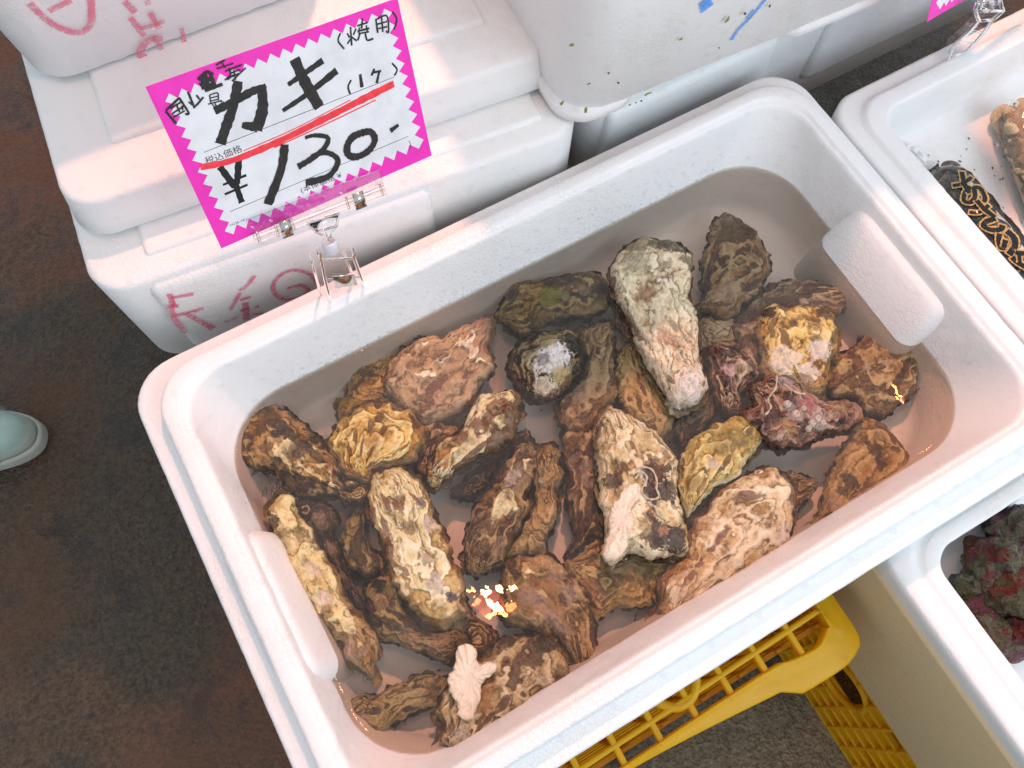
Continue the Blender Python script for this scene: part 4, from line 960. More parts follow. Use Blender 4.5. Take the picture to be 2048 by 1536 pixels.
oy('purple', 4, [(460, 620), (520, 590), (640, 610), (750, 690), (850, 720), (1000, 740), (1050, 790), (1020, 850), (930, 900), (820, 940), (700, 970), (600, 985), (530, 960), (480, 900), (400, 800), (460, 740), (440, 660)], (470, 625), -.056, .017,
   'dark purple oyster crusted with pale rings and worm tubes, right of centre', lump=1.6, patch=[(600, 640, 50, (.46, .40, .38), .6), (650, 830, 50, (.34, .27, .24), .7), (770, 850, 55, (.42, .34, .30), .7), (720, 760, 60, (.34, .12, .12), .7), (900, 780, 70, (.30, .18, .08), .6), (620, 890, 50, (.36, .22, .09), .7)], barn=[(650, 830, 26), (770, 850, 22), (735, 880, 20), (800, 870, 18), (690, 800, 18), (600, 780, 22), (720, 905, 18)], worms=[[(560, 610), (540, 690), (510, 740), (520, 790), (490, 830)], [(590, 660), (640, 720), (690, 730)]])
oy('purple', 4, [(170, 440), (260, 420), (340, 440), (440, 520), (475, 580), (440, 650), (380, 700), (400, 800), (320, 815), (260, 760), (220, 660), (200, 570)], (335, 800), -.066, .016,
   'small dark frilled oyster with a pinkish centre, between the biggest and the golden fringed ones', A2=(.40, .27, .16), lump=1.7, patch=[(200, 470, 50, (.05, .02, .015), .8), (320, 480, 60, BLK, .7), (300, 580, 40, (.5, .36, .34), .8), (420, 550, 40, BLK, .6)])
oy('gold', 4, [(990, 860), (1040, 810), (1120, 840), (1200, 900), (1260, 980), (1300, 1050), (1270, 1120), (1180, 1200), (1080, 1260), (980, 1310), (930, 1400), (860, 1475), (770, 1450), (755, 1400), (800, 1340), (830, 1260), (870, 1120), (920, 1040), (960, 960)], (840, 1430), -.070, .015,
   'fan shaped ochre oyster with rows of dark chevrons, by the near wall at the right', A2=(.50, .34, .15), C2=(.26, .13, .04), lam=15, patch=[(1080, 1010, 44, (.07, .032, .012), .8), (1120, 1080, 40, (.07, .032, .012), .8), (1010, 960, 40, (.10, .045, .018), .7), (960, 1180, 44, (.05, .025, .012), .85), (920, 1230, 30, (.05, .025, .012), .8), (880, 1300, 50, (.56, .42, .30), .8), (860, 1370, 28, (.03, .02, .015), .7)])
oy('gold', 4, [(60, 1040), (110, 950), (210, 880), (300, 830), (400, 820), (470, 870), (490, 940), (460, 1010), (400, 1100), (330, 1160), (230, 1200), (160, 1280), (110, 1350), (80, 1350), (50, 1260), (45, 1150)], (95, 1340), -.058, .016,
   'smooth golden oyster with an olive sheen and thin white rim, centre right', A2=(.50, .34, .12), B2=(.34, .22, .06), lump=.5, dark=.15, rimc=(.62, .54, .42), rim=.9, patch=[(215, 1085, 34, (.52, .45, .36), .8), (280, 950, 90, (.27, .20, .06), .55), (120, 1200, 60, (.20, .12, .035), .6)])
oy('pink', 6, [(690, 1050), (730, 950), (850, 830), (900, 720), (940, 620), (1020, 520), (1100, 430), (1200, 340), (1300, 280), (1400, 260), (1500, 280), (1560, 330), (1610, 420), (1600, 520), (1590, 650), (1560, 760), (1480, 830), (1380, 890), (1290, 960), (1150, 1050), (1000, 1130), (850, 1220), (740, 1270), (690, 1200), (740, 1130)], (720, 1230), -.062, .019,
   'large peach coloured oyster with rusty stains, along the near wall', A2=(.64, .47, .33), B2=(.50, .30, .15), C2=(.36, .16, .045), lump=.9, dark=.05, patch=[(1540, 680, 50, (.75, .66, .58), .8), (1500, 740, 40, (.75, .66, .58), .8), (1540, 680, 15, (.25, .06, .02), .8), (1590, 480, 40, (.10, .07, .045), .7), (820, 950, 90, (.36, .15, .04), .6), (880, 1100, 80, (.60, .42, .27), .6), (1000, 640, 80, (.38, .19, .07), .5)])
oy('grey', 6, [(1540, 300), (1660, 295), (1760, 350), (1720, 430), (1660, 510), (1600, 600), (1560, 450)], (1750, 350), -.080, .008,
   'small tan oyster poking out behind the right end of the large peach one')
oy('pink', 5, [(1150, 330), (1170, 210), (1240, 120), (1300, 160), (1400, 220), (1560, 310), (1680, 450), (1740, 570), (1740, 750), (1760, 900), (1800, 1050), (1790, 1200), (1700, 1210), (1560, 1240), (1430, 1200), (1360, 1200), (1260, 1280), (1190, 1230), (1180, 1180), (1210, 1100), (1200, 960), (1160, 800), (1155, 600)], (1240, 130), -.052, .018,
   'cream oyster with a purple black heart, thick white patch and curly worm tubes', A2=(.62, .49, .33), B2=(.46, .31, .16), patch=[(1560, 640, 100, (.060, .024, .020), .9), (1500, 780, 80, (.030, .020, .022), .85), (1640, 760, 100, (.045, .028, .025), .9), (1560, 1080, 120, (.05, .035, .028), .9), (1700, 1120, 90, (.035, .028, .03), .9), (1240, 680, 80, (.06, .03, .02), .85), (1320, 600, 50, (.10, .05, .03), .7), (1480, 1040, 60, (.42, .32, .16), .7), (1600, 1060, 40, (.40, .20, .10), .7)],
   slab=[(1290, 830), (1340, 760), (1400, 720), (1430, 760), (1420, 850), (1385, 930), (1400, 1010), (1370, 1080), (1355, 1190), (1300, 1270), (1240, 1275), (1190, 1240), (1185, 1180), (1225, 1110), (1210, 1010), (1240, 900)], worms=[[(1400, 640), (1450, 625), (1520, 640), (1555, 710), (1545, 780)], [(1430, 690), (1470, 730), (1440, 790), (1480, 840), (1530, 850), (1565, 830), (1545, 770)], [(1500, 880), (1540, 900), (1560, 950), (1600, 980)], [(1400, 700), (1440, 660), (1480, 690), (1470, 760)]], lump=1.3)
oy('brown', 5, [(180, 1160), (200, 1010), (260, 860), (350, 740), (450, 600), (540, 450), (630, 385), (700, 400), (715, 480), (690, 600), (660, 700), (650, 850), (590, 1000), (520, 1120), (480, 1220), (420, 1300), (300, 1350), (210, 1330)], (290, 1320), -.070, .017,
   'long grey brown oyster standing left of a slimmer ribbed one, centre left', A2=(.42, .31, .18), B2=(.25, .15, .07), patch=[(560, 680, 90, (.40, .33, .26), .6), (330, 1010, 90, (.09, .035, .02), .75), (240, 1080, 60, (.07, .03, .02), .7), (430, 1170, 60, (.40, .32, .25), .6), (300, 1180, 70, (.11, .045, .025), .6)])
oy('brown', 5, [(480, 1240), (530, 1120), (640, 960), (680, 800), (680, 600), (720, 480), (790, 415), (850, 430), (870, 530), (905, 640), (860, 850), (840, 980), (790, 1110), (760, 1220), (640, 1200)], (790, 425), -.076, .015,
   'slim ribbed tan oyster with a small barnacle, right of the long grey brown one', A2=(.50, .35, .18), B2=(.32, .19, .07), dark=.4, barn=[(745, 690, 30)], patch=[(870, 720, 30, (.48, .44, .38), .6)])
oy('brown', 5, [(900, 370), (950, 310), (1130, 300), (1170, 450), (1175, 700), (1180, 900), (1180, 1080), (1080, 1100), (1000, 1190), (950, 1230), (935, 1170), (990, 1060), (940, 930), (930, 800), (940, 660), (910, 560)], (980, 1200), -.078, .014,
   'dark brown upright oyster half covered by the cream one with the white patch', A2=(.30, .18, .08), B2=(.15, .075, .03), patch=[(1060, 600, 60, (.40, .30, .24), .7), (1080, 700, 50, (.40, .31, .25), .7), (980, 520, 40, (.36, .24, .18), .6)])
oy('gold', 3, [(440, 1080), (460, 990), (540, 910), (600, 950), (680, 1130), (780, 1250), (840, 1340), (850, 1400), (830, 1520), (740, 1560), (640, 1520), (560, 1470), (500, 1370), (440, 1200)], (520, 930), -.074, .014,
   'smooth peach yellow oyster leaning under the near end of the biggest one', A2=(.60, .42, .22), B2=(.50, .31, .13), lump=.5, dark=.1, rimc=(.30, .17, .06))
oy('dark', 3, [(860, 1420), (900, 1340), (1000, 1330), (1090, 1270), (1130, 1310), (1100, 1420), (1040, 1500), (980, 1580), (930, 1640), (870, 1600)], (1090, 1290), -.072, .012,
   'narrow dark ribbed oyster squeezed between the peach yellow and smooth golden ones', A2=(.26, .17, .09))
oy('gold', 6, [(90, 900), (180, 820), (320, 730), (380, 820), (480, 810), (620, 820), (740, 830), (880, 810), (740, 960), (700, 1060), (660, 1150), (480, 1170), (380, 1210), (300, 1250), (220, 1100), (160, 1000)], (120, 910), -.076, .013,
   'amber oyster with olive stains lying below the cream one with the white patch', A2=(.46, .29, .10), B2=(.33, .19, .05), patch=[(560, 960, 110, (.22, .17, .05), .7), (480, 880, 90, (.42, .38, .22), .6), (260, 1060, 80, (.34, .14, .04), .6), (460, 1130, 80, (.26, .22, .06), .5)], anem=[(285, 850)])
oy('brown', 8, [(1200, 420), (1240, 320), (1230, 200), (1250, 110), (1330, 60), (1510, 30), (1600, 75), (1680, 130), (1750, 200), (1810, 300), (1860, 400), (1875, 560), (1875, 720), (1850, 860), (1780, 915), (1725, 840), (1690, 720), (1600, 640), (1450, 560), (1300, 510)], (1790, 900), -.075, .019,
   'hook shaped brown oyster with a pale purplish ridge, at the near centre beside the wall', A2=(.50, .35, .18), B2=(.33, .19, .07), mids=[(1370, 250), (1520, 230), (1680, 380), (1780, 600), (1800, 780)], flat=.8, lump=1.4, patch=[(1330, 420, 110, (.24, .15, .05), .5), (1500, 390, 60, (.48, .36, .30), .8), (1580, 470, 60, (.46, .34, .28), .8), (1660, 560, 60, (.46, .34, .28), .8), (1420, 330, 60, (.46, .34, .28), .8), (1690, 310, 60, (.44, .38, .34), .6), (1600, 200, 60, (.44, .36, .28), .5)])
oy('grey', 8, [(1130, 720), (1230, 620), (1340, 580), (1500, 570), (1600, 600), (1640, 680), (1700, 800), (1715, 900), (1600, 960), (1480, 1000), (1430, 1100), (1350, 1200), (1230, 1260), (1110, 1320), (1060, 1370), (1000, 1400), (900, 1400), (820, 1330), (805, 1270), (840, 1190), (800, 1110), (830, 1030), (880, 900), (960, 800)], (920, 1370), -.064, .018,
   'broad tan oyster in the near corner carrying a white shell fragment', A2=(.50, .37, .23), B2=(.33, .21, .10), patch=[(1530, 640, 70, (.045, .035, .02), .9), (1260, 620, 60, (.05, .035, .02), .8), (1640, 830, 50, (.10, .08, .05), .6), (1150, 900, 80, (.30, .13, .045), .6), (1100, 1060, 80, (.30, .15, .06), .5), (960, 1250, 60, (.46, .42, .35), .8), (910, 1200, 40, (.08, .045, .025), .7)], anem=[(1270, 785)])
oy('olive', 8, [(205, 1110), (240, 1030), (330, 985), (420, 970), (520, 910), (640, 870), (780, 860), (870, 870), (870, 960), (840, 1040), (800, 1080), (700, 1090), (600, 1130), (520, 1190), (440, 1240), (370, 1250), (290, 1200), (210, 1170)], (215, 1140), -.080, .013,
   'curved olive tan oyster with a pale frilled rim, lying nearest in the left front corner', A2=(.44, .34, .17), B2=(.28, .19, .07), mids=[(320, 1090), (480, 1050), (640, 980), (800, 960)], rimc=(.50, .43, .30), rim=.7, patch=[(300, 1160, 60, (.56, .47, .36), .7)])
oy('olive', 7, [(890, 780), (940, 700), (1010, 650), (1080, 640), (1110, 700), (1150, 800), (1200, 900), (1280, 1020), (1360, 1090), (1500, 1080), (1640, 1090), (1680, 1180), (1560, 1310), (1500, 1330), (1400, 1290), (1290, 1240), (1150, 1190), (1020, 1150), (960, 1060), (910, 950)], (1630, 1180), -.074, .015,
   'olive brown oyster with a black hole in its head, curling below the cream one', A2=(.36, .26, .11), B2=(.24, .15, .05), mids=[(1030, 800), (1090, 960), (1220, 1090), (1400, 1190), (1540, 1210)], patch=[(1010, 760, 62, (.008, .007, .006), .98), (1250, 1150, 80, (.40, .28, .18), .6), (1480, 1200, 90, (.44, .30, .21), .6), (1000, 900, 60, (.13, .06, .02), .6)])
oy('pink', 7, [(960, -130), (1115, -160), (1267, -96), (1382, 77), (1460, 269), (1536, 461), (1632, 691), (1690, 883), (1670, 979), (1555, 1056), (1402, 1067), (1286, 979), (1152, 826), (1075, 653), (1018, 422), (941, 230), (922, 19)], (1000, -120), -.064, .017,
   'long cream and gold oyster with wavy ridges and a small purple spot, left of centre', A2=(.62, .47, .27), B2=(.44, .27, .10), patch=[(1160, 130, 50, (.16, .075, .03), .8), (1220, 330, 80, (.14, .08, .05), .65), (1380, 550, 70, (.16, .085, .04), .55), (1550, 840, 44, (.05, .045, .07), .85), (1420, 740, 90, (.52, .44, .38), .7), (1380, 280, 60, (.56, .44, .36), .8), (1440, 960, 120, (.40, .28, .09), .6), (1080, 420, 40, (.16, .06, .02), .7), (1320, 130, 40, (.16, .11, .10), .7)], lump=1.2, lam=10)
oy('gold', 7, [(140, 180), (190, 100), (260, 50), (330, 60), (360, 150), (430, 240), (480, 280), (550, 450), (620, 560), (700, 680), (740, 800), (850, 950), (920, 1070), (985, 1180), (980, 1300), (950, 1440), (860, 1390), (760, 1310), (720, 1250), (700, 1170), (640, 1140), (580, 1050), (520, 950), (440, 830), (400, 760), (350, 640), (290, 540), (250, 430), (190, 330), (150, 240)], (940, 1430), -.064, .015,
   'very long cream and ochre oyster beside the left handle bulge, with pointed white end', A2=(.62, .47, .29), B2=(.48, .29, .10), C2=(.36, .18, .05), dark=.12, mids=[(290, 170), (380, 430), (520, 680), (700, 950), (860, 1230), (900, 1330)], patch=[(160, 190, 24, BLK, .9), (190, 270, 60, (.045, .03, .015), .85), (230, 130, 60, (.45, .32, .09), .7), (520, 640, 70, (.66, .54, .42), .6), (580, 860, 70, (.66, .55, .44), .6), (820, 1230, 90, (.64, .54, .46), .7), (540, 720, 36, (.24, .13, .045), .4), (620, 960, 50, (.18, .09, .03), .6), (850, 1230, 40, (.42, .27, .09), .6)])
oy('dark', 7, [(330, 60), (480, 70), (620, 140), (690, 240), (650, 340), (700, 450), (740, 580), (800, 720), (880, 880), (890, 940), (820, 900), (740, 790), (620, 560), (480, 280), (360, 160)], (870, 930), -.074, .012,
   'glossy black brown oyster pressed against the right side of the very long ochre one', A2=(.10, .055, .03), worms=[[(410, 150), (450, 140), (470, 170), (440, 195), (415, 180)]], patch=[(540, 240, 50, (.44, .33, .24), .7), (620, 460, 40, (.40, .26, .16), .7), (640, 600, 60, (.16, .07, .02), .6)], mids=[(440, 130), (560, 280), (660, 500), (760, 700), (840, 860)])
oy('olive', 7, [(790, 130), (860, 105), (910, 140), (900, 220), (930, 400), (1010, 500), (1050, 600), (990, 640), (900, 680), (820, 640), (750, 560), (700, 470), (710, 350), (760, 220)], (860, 125), -.080, .012,
   'small olive yellow oyster tucked between the black brown and the long cream one', A2=(.40, .29, .11), B2=(.23, .14, .045), patch=[(860, 130, 60, (.10, .08, .03), .7)])
oy('brown', 8, [(1010, 420), (1100, 470), (1220, 580), (1190, 650), (1100, 710), (1000, 660), (980, 540)], (1000, 640), -.084, .008,
   'deep reddish brown oyster low under the bulb reflection', A2=(.30, .14, .05), B2=(.18, .075, .025))
oy('brown', 2, [(630, 1160), (720, 1110), (830, 1140), (880, 1180), (760, 1290), (710, 1420), (650, 1500), (590, 1380), (640, 1280)], (640, 1480), -.080, .010,
   'reddish brown oyster peeping out between the round golden and the wedge shaped one', A2=(.38, .20, .09), B2=(.20, .09, .035))

M['white_shell'] = shell_mat('chalk_white_shell', dict(A=(.72, .58, .52), B=(.66, .52, .46), D=(.42, .27, .16), dark=.05, ln=.12, rim=.6, rimc=(.40, .26, .13), C=(.50, .36, .26), pale=(.74, .62, .57), bs=120), 77)
M['tube'] = simple('worm_tube', (.50, .42, .30), .45)
M['barnacle'] = simple('barnacle_plate', (.50, .43, .36), .45)
M['limpet'] = simple('limpet_shell', (.30, .24, .20), .45)
M['spine'] = simple('tentacle', (.22, .13, .10), .4)
M['byssus'] = simple('byssus_thread', (.075, .035, .018), .5)
TRAYF = -.1000
rs = np.random.RandomState(7)
def build_oyster(i, pal, crop, outline, umbo, z, H, label, kw):
    X0, Y0, sc = CROP[crop]
    tilt = rs.uniform(-.10, .10, 2)
    full = lambda q: (X0 + q[0] / sc, Y0 + q[1] / sc)
    cpx = np.mean([full(q) for q in outline], 0)
    c0 = U(cpx[0], cpx[1], z); nrm = np.array([tilt[0], tilt[1], 1.]); nrm /= np.linalg.norm(nrm)
    # local frame of the shell
    ex = np.array([1., 0, 0]); ex -= nrm * np.dot(ex, nrm); ex /= np.linalg.norm(ex); ey = np.cross(nrm, ex)
    def loc2(q):
        p = onplane(*full(q), c0, nrm) - c0; return np.array([np.dot(p, ex), np.dot(p, ey)])
    O = np.array([loc2(q) for q in outline]); area_ = .5 * np.sum(O[:, 0] * np.roll(O[:, 1], -1) - np.roll(O[:, 0], -1) * O[:, 1])
    if area_ < 0: O = O[::-1]
    um = loc2(umbo); mids = [loc2(q) for q in kw['mids']] if 'mids' in kw else None
    O = poly_resample(catmull(O, 10, True), NO)
    p = dict(PAL[pal]); p.pop('patch', None)
    for k_ in ('A', 'B', 'C', 'D'):
        if k_ + '2' in kw: p[k_] = kw[k_ + '2']
    for k_ in ('dark', 'rim', 'rimc'):
        if k_ in kw: p[k_] = kw[k_]
    base_z = z - .012
    root = thing('oyster', label, 'oyster', (c0[0], c0[1], base_z), 'oysters in the foam tray')
    p['_patch'] = []
    for (x, y, r, col, amt) in kw.get('patch', []):
        q = loc2((x, y)); w = c0 + ex * q[0] + ey * q[1]
        pr_ = np.linalg.norm(loc2((x + r, y)) - q)
        p['_patch'].append((float(w[0] - c0[0]), float(w[1] - c0[1]), float(pr_), col, amt))
    mat = shell_mat('oyster_shell', p, i + 1)
    W = lambda V: c0 + V[:, :1] * ex + V[:, 1:2] * ey + V[:, 2:3] * nrm
    flat = kw.get('flat', 1.0)
    V, F, g, e = valve(O, um, mids, H, 100 + 13 * i, .0030, kw.get('lam', 6.5 + (i * 37 % 50) / 10.), flat, kw.get('lump', 1.0), 1)
    Wv = W(V); mesh('upper_shell', Wv, F, mat, root, attrs={'g': g, 'e': e, 'r': valve.relief, **({'w': valve.w, 'b': valve.b, 'd': valve.d} if len(valve.w) == len(V) else {'w': np.full(len(V), .5), 'b': np.full(len(V), .5), 'd': np.zeros(len(V))})})
    up2 = V[:, :2]; upz = V[:, 2]
    cen = O.mean(0); O2 = cen + (O - cen) * 1.065
    depth = min(.012, max(.006, (z - TRAYF) * .7))
    V, F, g, e = valve(O2, um, mids, depth, 400 + 13 * i, .0044, 7, .9, .6, -1)
    V[:, 2] -= .0008
    Wl = W(V); Wl[:, 2] = np.maximum(Wl[:, 2], TRAYF + .0006)
    mesh('lower_shell', Wl, F, mat, root, attrs={'g': g, 'e': e, 'r': valve.relief, **({'w': valve.w, 'b': valve.b, 'd': valve.d} if len(valve.w) == len(V) else {'w': np.full(len(V), .5), 'b': np.full(len(V), .5), 'd': np.zeros(len(V))})})
    def surf(q):
        a = loc2(q); j = np.argmin(((up2 - a) ** 2).sum(1)); return c0 + a[0] * ex + a[1] * ey + nrm * upz[j]
    if 'slab' in kw:
        pts = catmull(np.array([loc2(q) for q in kw['slab']]), 8, True); pts = poly_resample(pts, NO)
        a2 = .5 * np.sum(pts[:, 0] * np.roll(pts[:, 1], -1) - np.roll(pts[:, 0], -1) * pts[:, 1])
        if a2 < 0: pts = pts[::-1]
        V, F, g, e = valve(pts, pts.mean(0) + .001, None, .0020, 900 + i, .0022, 0, .35, .55, 1)
        zz = np.array([upz[np.argmin(((up2 - q[:2]) ** 2).sum(1))] for q in V[::7]]); zz = np.interp(np.arange(len(V)), np.arange(0, len(V), 7), zz)
        V[:, 2] = V[:, 2] + zz * .35 + np.percentile(zz, 80) * .65 - .0002
        n0 = len(V); rim = V[:NO].copy(); rim[:, 2] -= .004; V = np.vstack([V, rim]); g = np.r_[g, np.ones(NO)]; e = np.r_[e, np.zeros(NO)]
        F = list(F) + [(j, (j + 1) % NO, n0 + (j + 1) % NO, n0 + j) for j in range(NO)]
        mesh('white_patch', W(V), F, M['white_shell'], root, attrs={'g': g, 'e': e, 'r': np.full(len(V), .6), **({'w': valve.w, 'b': valve.b, 'd': valve.d} if len(valve.w) == len(V) else {'w': np.full(len(V), .5), 'b': np.full(len(V), .5), 'd': np.zeros(len(V))})})
    for wpts in kw.get('worms', []):
        mb = MB(); pp = catmull(np.array([surf(q) + nrm * .0008 for q in wpts]), 8); mb.tube(pp, [.00085 + .00025 * math.sin(j * .9) for j in range(len(pp))], 8); mb.build('worm_tube', M['tube'], root)
    for (x, y, r) in kw.get('barn', []):
        c_ = surf((x, y)); rr = np.linalg.norm(loc2((x + r, y)) - loc2((x, y))) ; mb = MB(); rings = []
        for (a, h) in ((1.0, -.0008), (.85, .0010), (.62, .0022), (.48, .0024), (.36, .0014), (.05, .0008)):
            rings.append([c_ + nrm * h + (ex * math.cos(t) + ey * math.sin(t)) * rr * a * (1 + .12 * math.sin(6 * t + x)) for t in np.linspace(0, 2 * math.pi, 20, endpoint=False)])
        loft(mb, rings, False, True); mb.build('barnacle', M['barnacle'], root)
    for q in kw.get('anem', []):
        c_ = surf(q) + nrm * .0010; mb = MB()
        for t in range(26):
            a = t * 2.399; L_ = .0045 * (.75 + .35 * rs.rand()); d = ex * math.cos(a) + ey * math.sin(a)
            mb.tube([c_ + d * .0008, c_ + d * L_ * .55 + nrm * .0012, c_ + d * L_ - nrm * .0002], [.00024, .0002, .0001], 5)
        mb.build('anemone', M['spine'], root)
    if 'limpet' in kw:
        c_ = surf(kw['limpet']); mb = MB(); rings = []
        for (a, h) in ((1, -.001), (.8, .0014), (.5, .0036), (.2, .0048), (.05, .005)):
            rings.append([c_ + nrm * h + (ex * math.cos(t) * .0065 + ey * math.sin(t) * .005) * a * (1 + .05 * math.sin(13 * t)) for t in np.linspace(0, 2 * math.pi, 52, endpoint=False)])
        loft(mb, rings, False, True); mb.build('limpet', M['limpet'], root)
    return root
for i, a in enumerate(OY): build_oyster(i, *a)

# the loose white fragment on the broad oyster in the near corner
fr = [(940, 680), (1020, 645), (1070, 690), (1090, 770), (1180, 770), (1190, 820), (1130, 900), (1100, 960), (1090, 1060), (1030, 1155), (940, 1130), (930, 1020), (890, 970), (890, 890), (920, 790)]
X0, Y0, sc = CROP[8]; zf = -.0445
c0 = U(X0 + 1010 / sc, Y0 + 900 / sc, zf)
pts = np.array([U(X0 + x / sc, Y0 + y / sc, zf)[:2] - c0[:2] for x, y in fr]); 
if .5 * np.sum(pts[:, 0] * np.roll(pts[:, 1], -1) - np.roll(pts[:, 0], -1) * pts[:, 1]) < 0: pts = pts[::-1]
pts = poly_resample(catmull(pts, 10, True), NO)
V, F, g_, e_ = valve(pts, pts.mean(0) + .001, None, .0024, 951, .0022, 0, .4, .6, 1)
n0 = len(V); rim = V.copy(); rim[:, 2] = -.0016; V = np.vstack([V, rim]); F = list(F) + [tuple(j + n0 for j in reversed(f)) for f in F] + [(j, (j + 1) % NO, n0 + (j + 1) % NO, n0 + j) for j in range(NO)]
fo = mesh('shell_fragment', V + c0, F, M['white_shell'], loc=c0, attrs={'g': np.r_[g_, g_], 'e': np.r_[e_, e_], 'r': np.full(len(V), .6), 'w': np.full(len(V), .5), 'b': np.full(len(V), .5), 'd': np.zeros(len(V))})
tag(fo, 'flat chalk white shell fragment resting on the broad tan oyster in the near corner', 'shell fragment')

# brown threads and specks lying in the water
mb = MB(); rr = random.Random(3)
for (cx, cy, n_) in ((730, 1320, 16), (540, 975, 14), (700, 950, 12), (1290, 1250, 12), (1000, 900, 6)):
    for k in range(n_):
        a = rr.uniform(0, 6.28); L_ = rr.uniform(.006, .016); p0 = U(cx + rr.uniform(-22, 22), cy + rr.uniform(-12, 12), -.088)
        p1 = p0 + np.array([math.cos(a), math.sin(a), rr.uniform(-.2, .3)]) * L_ * .5; p2 = p1 + np.array([math.cos(a + rr.uniform(-.8, .8)), math.sin(a + .4), 0]) * L_ * .5
        mb.tube(catmull([p0, p1, p2], 4), .00022, 5)
th = mb.build('byssus_threads', M['byssus'], loc=U(730, 1320, -.09)); tag(th, 'fine brown fibres trailing from the oysters in the water', 'fibres', kind='stuff')
mb = MB()
for k in range(110):
    px, py = rr.uniform(560, 1900), rr.uniform(480, 1500); p = U(px, py, TRAYF)
    if not (.03 < p[0] < TW - .04 and .03 < p[1] < TD - .035): continue
    s = rr.uniform(.0004, .0012); a = rr.uniform(0, 3.14)
    d1 = np.array([math.cos(a), math.sin(a), 0]) * s * rr.uniform(1, 2.5); d2 = np.array([-math.sin(a), math.cos(a), 0]) * s
    mb.add([p + d1 + [0, 0, .0003], p + d2 + [0, 0, .0008], p - d1 + [0, 0, .0003], p - d2 + [0, 0, .0004]], [(0, 1, 2, 3)])
sp_ = mb.build('shell_grit', M['byssus'], loc=(TW / 2, TD / 2, TRAYF), smooth=False); tag(sp_, 'scattered brown grit and shell crumbs on the tray bottom', 'grit', kind='stuff')

# ------------------------------------------------------------------ bags of clams in the right tray
RF = -.0752
def clam_mat(name, a, b, c, seed):
    k = NT(name); P = k.vadd(k.obj(), (seed, seed * .3, 0)); r = k.n('ShaderNodeObjectInfo').outputs['Random']
    P2 = k.vadd(P, k.comb(r, k.math('MULTIPLY', r, 7), 0))
    sx, sy, sz = k.sep(k.obj())[:3]
    d = k.math('SQRT', k.math('ADD', k.math('MULTIPLY', sx, sx), k.math('MULTIPLY', k.math('ADD', sy, -.013), k.math('ADD', sy, -.013))))
    rings = k.math('ADD', k.math('MULTIPLY', k.math('SINE', k.math('MULTIPLY', d, 2600)), .5), .5)
    n = k.noise(P2, 130, 5, .65, 1.2); big = k.noise(P2, 60, 4, .6)
    col = k.mix(k.ramp(n, .42, .6), a, b); col = k.mix(k.ramp(big, .55, .68), col, c); col = k.mix(k.math('MULTIPLY', rings, .35), col, tuple(x * .4 for x in b))
    k.pbr(col, .3, k.bump(k.math('ADD', rings, k.math('MULTIPLY', n, .5)), .5, .0006)); return k.m
M['clam_dark'] = clam_mat('dark_clam_shell', (.20, .17, .12), (.055, .045, .035), (.34, .30, .22), 2.0)
M['clam_tan'] = clam_mat('tan_clam_shell', (.58, .47, .31), (.42, .32, .18), (.62, .53, .37), 5.0)
def clam_proto():
    v = []; f = []; n, m = 40, 22
    for j in range(m + 1):
        ph = -math.pi / 2 + math.pi * j / m
        for i in range(n):
            th = 2 * math.pi * i / n; x = math.cos(ph) * math.cos(th); y = math.cos(ph) * math.sin(th)
            z = math.sin(ph); z = math.copysign(abs(z) ** 1.0, z)
            X = x * .0185 * (1 - .12 * y); Y = y * .0135 + .002 * (1 - abs(z)) * (1 - x * x) ; Z = z * .0088 * (1 + .25 * y)
            v.append((X, Y, Z))
    for j in range(m):
        for i in range(n): f.append((j * n + i, j * n + (i + 1) % n, (j + 1) * n + (i + 1) % n, (j + 1) * n + i))
    return v, f
cvv, cff = clam_proto()
def clams(spots, mat, label, group, seed):
    r = random.Random(seed); first = None
    for (x, y, z, s) in spots:
        if first is None:
            first = mesh('clam', cvv, cff, mat, loc=(0, 0, 0)); tag(first, label, 'clam', group); o = first
        else:
            o = first.copy(); S.collection.objects.link(o)
        o.location = (x, y, z); o.rotation_euler = (r.uniform(-.7, .7), r.uniform(-.6, .6), r.uniform(0, 6.28)); o.scale = (s, s, s)
def bag(name_label, axis_px, zc, w, h, seed, end_px=None):
    A = np.array([U(px, py, zc) for px, py in axis_px]); C = catmull(A, 10); n = len(C)
    T = np.gradient(C, axis=0); T /= np.linalg.norm(T, axis=1)[:, None]; N_ = np.stack([-T[:, 1], T[:, 0], 0 * T[:, 0]], -1)
    t = np.linspace(0, 1, n); prof = np.clip(1 - (1 - np.clip(t / .16, 0, 1)) ** 2, .04, 1) ** .5
    rings = []; m = 28
    for i in range(n):
        ring = []
        for k in range(m):
            a = 2 * math.pi * k / m; q = np.array([C[i, 0] * 60, C[i, 1] * 60, a * 1.2]); nn = 1 + .05 * float(vnoise(q[None] * 1.4, seed)[0]) + .04 * float(vnoise(q[None] * 4, seed + 1)[0])
            p = C[i] + N_[i] * math.cos(a) * w * prof[i] * nn; zz = RF + .001 + h * prof[i] * (.5 + .5 * math.sin(a)) * nn
            p = np.array([p[0], p[1], zz]); ring.append(p)
        rings.append(ring)
    return C, N_, prof, rings
PB = thing('clam_bag', 'clear bag of dark clams printed with bold tan outlined black lettering, in the right tray', 'bag', (*U(1960, 450, RF)[:2], RF))
C, N_, prof, rings = bag('', [(1868, 335), (1925, 395), (1995, 480), (2070, 590), (2150, 720)], -.058, .021, .030, 31)
mb = MB(); loft(mb, rings, True, True); mb.build('film', M['film'], PB)
neck = [U(1832, 298, RF + .006), U(1842, 308, RF + .007), U(1852, 322, RF + .010), U(1866, 336, RF + .014)]
mb = MB(); mb.tube(neck, [.0042, .0030, .0026, .006], 10); mb.tube([U(1818, 292, RF + .004), neck[0], neck[1]], [.004, .003, .0025], 8); mb.build('twisted_neck', M['film'], PB)
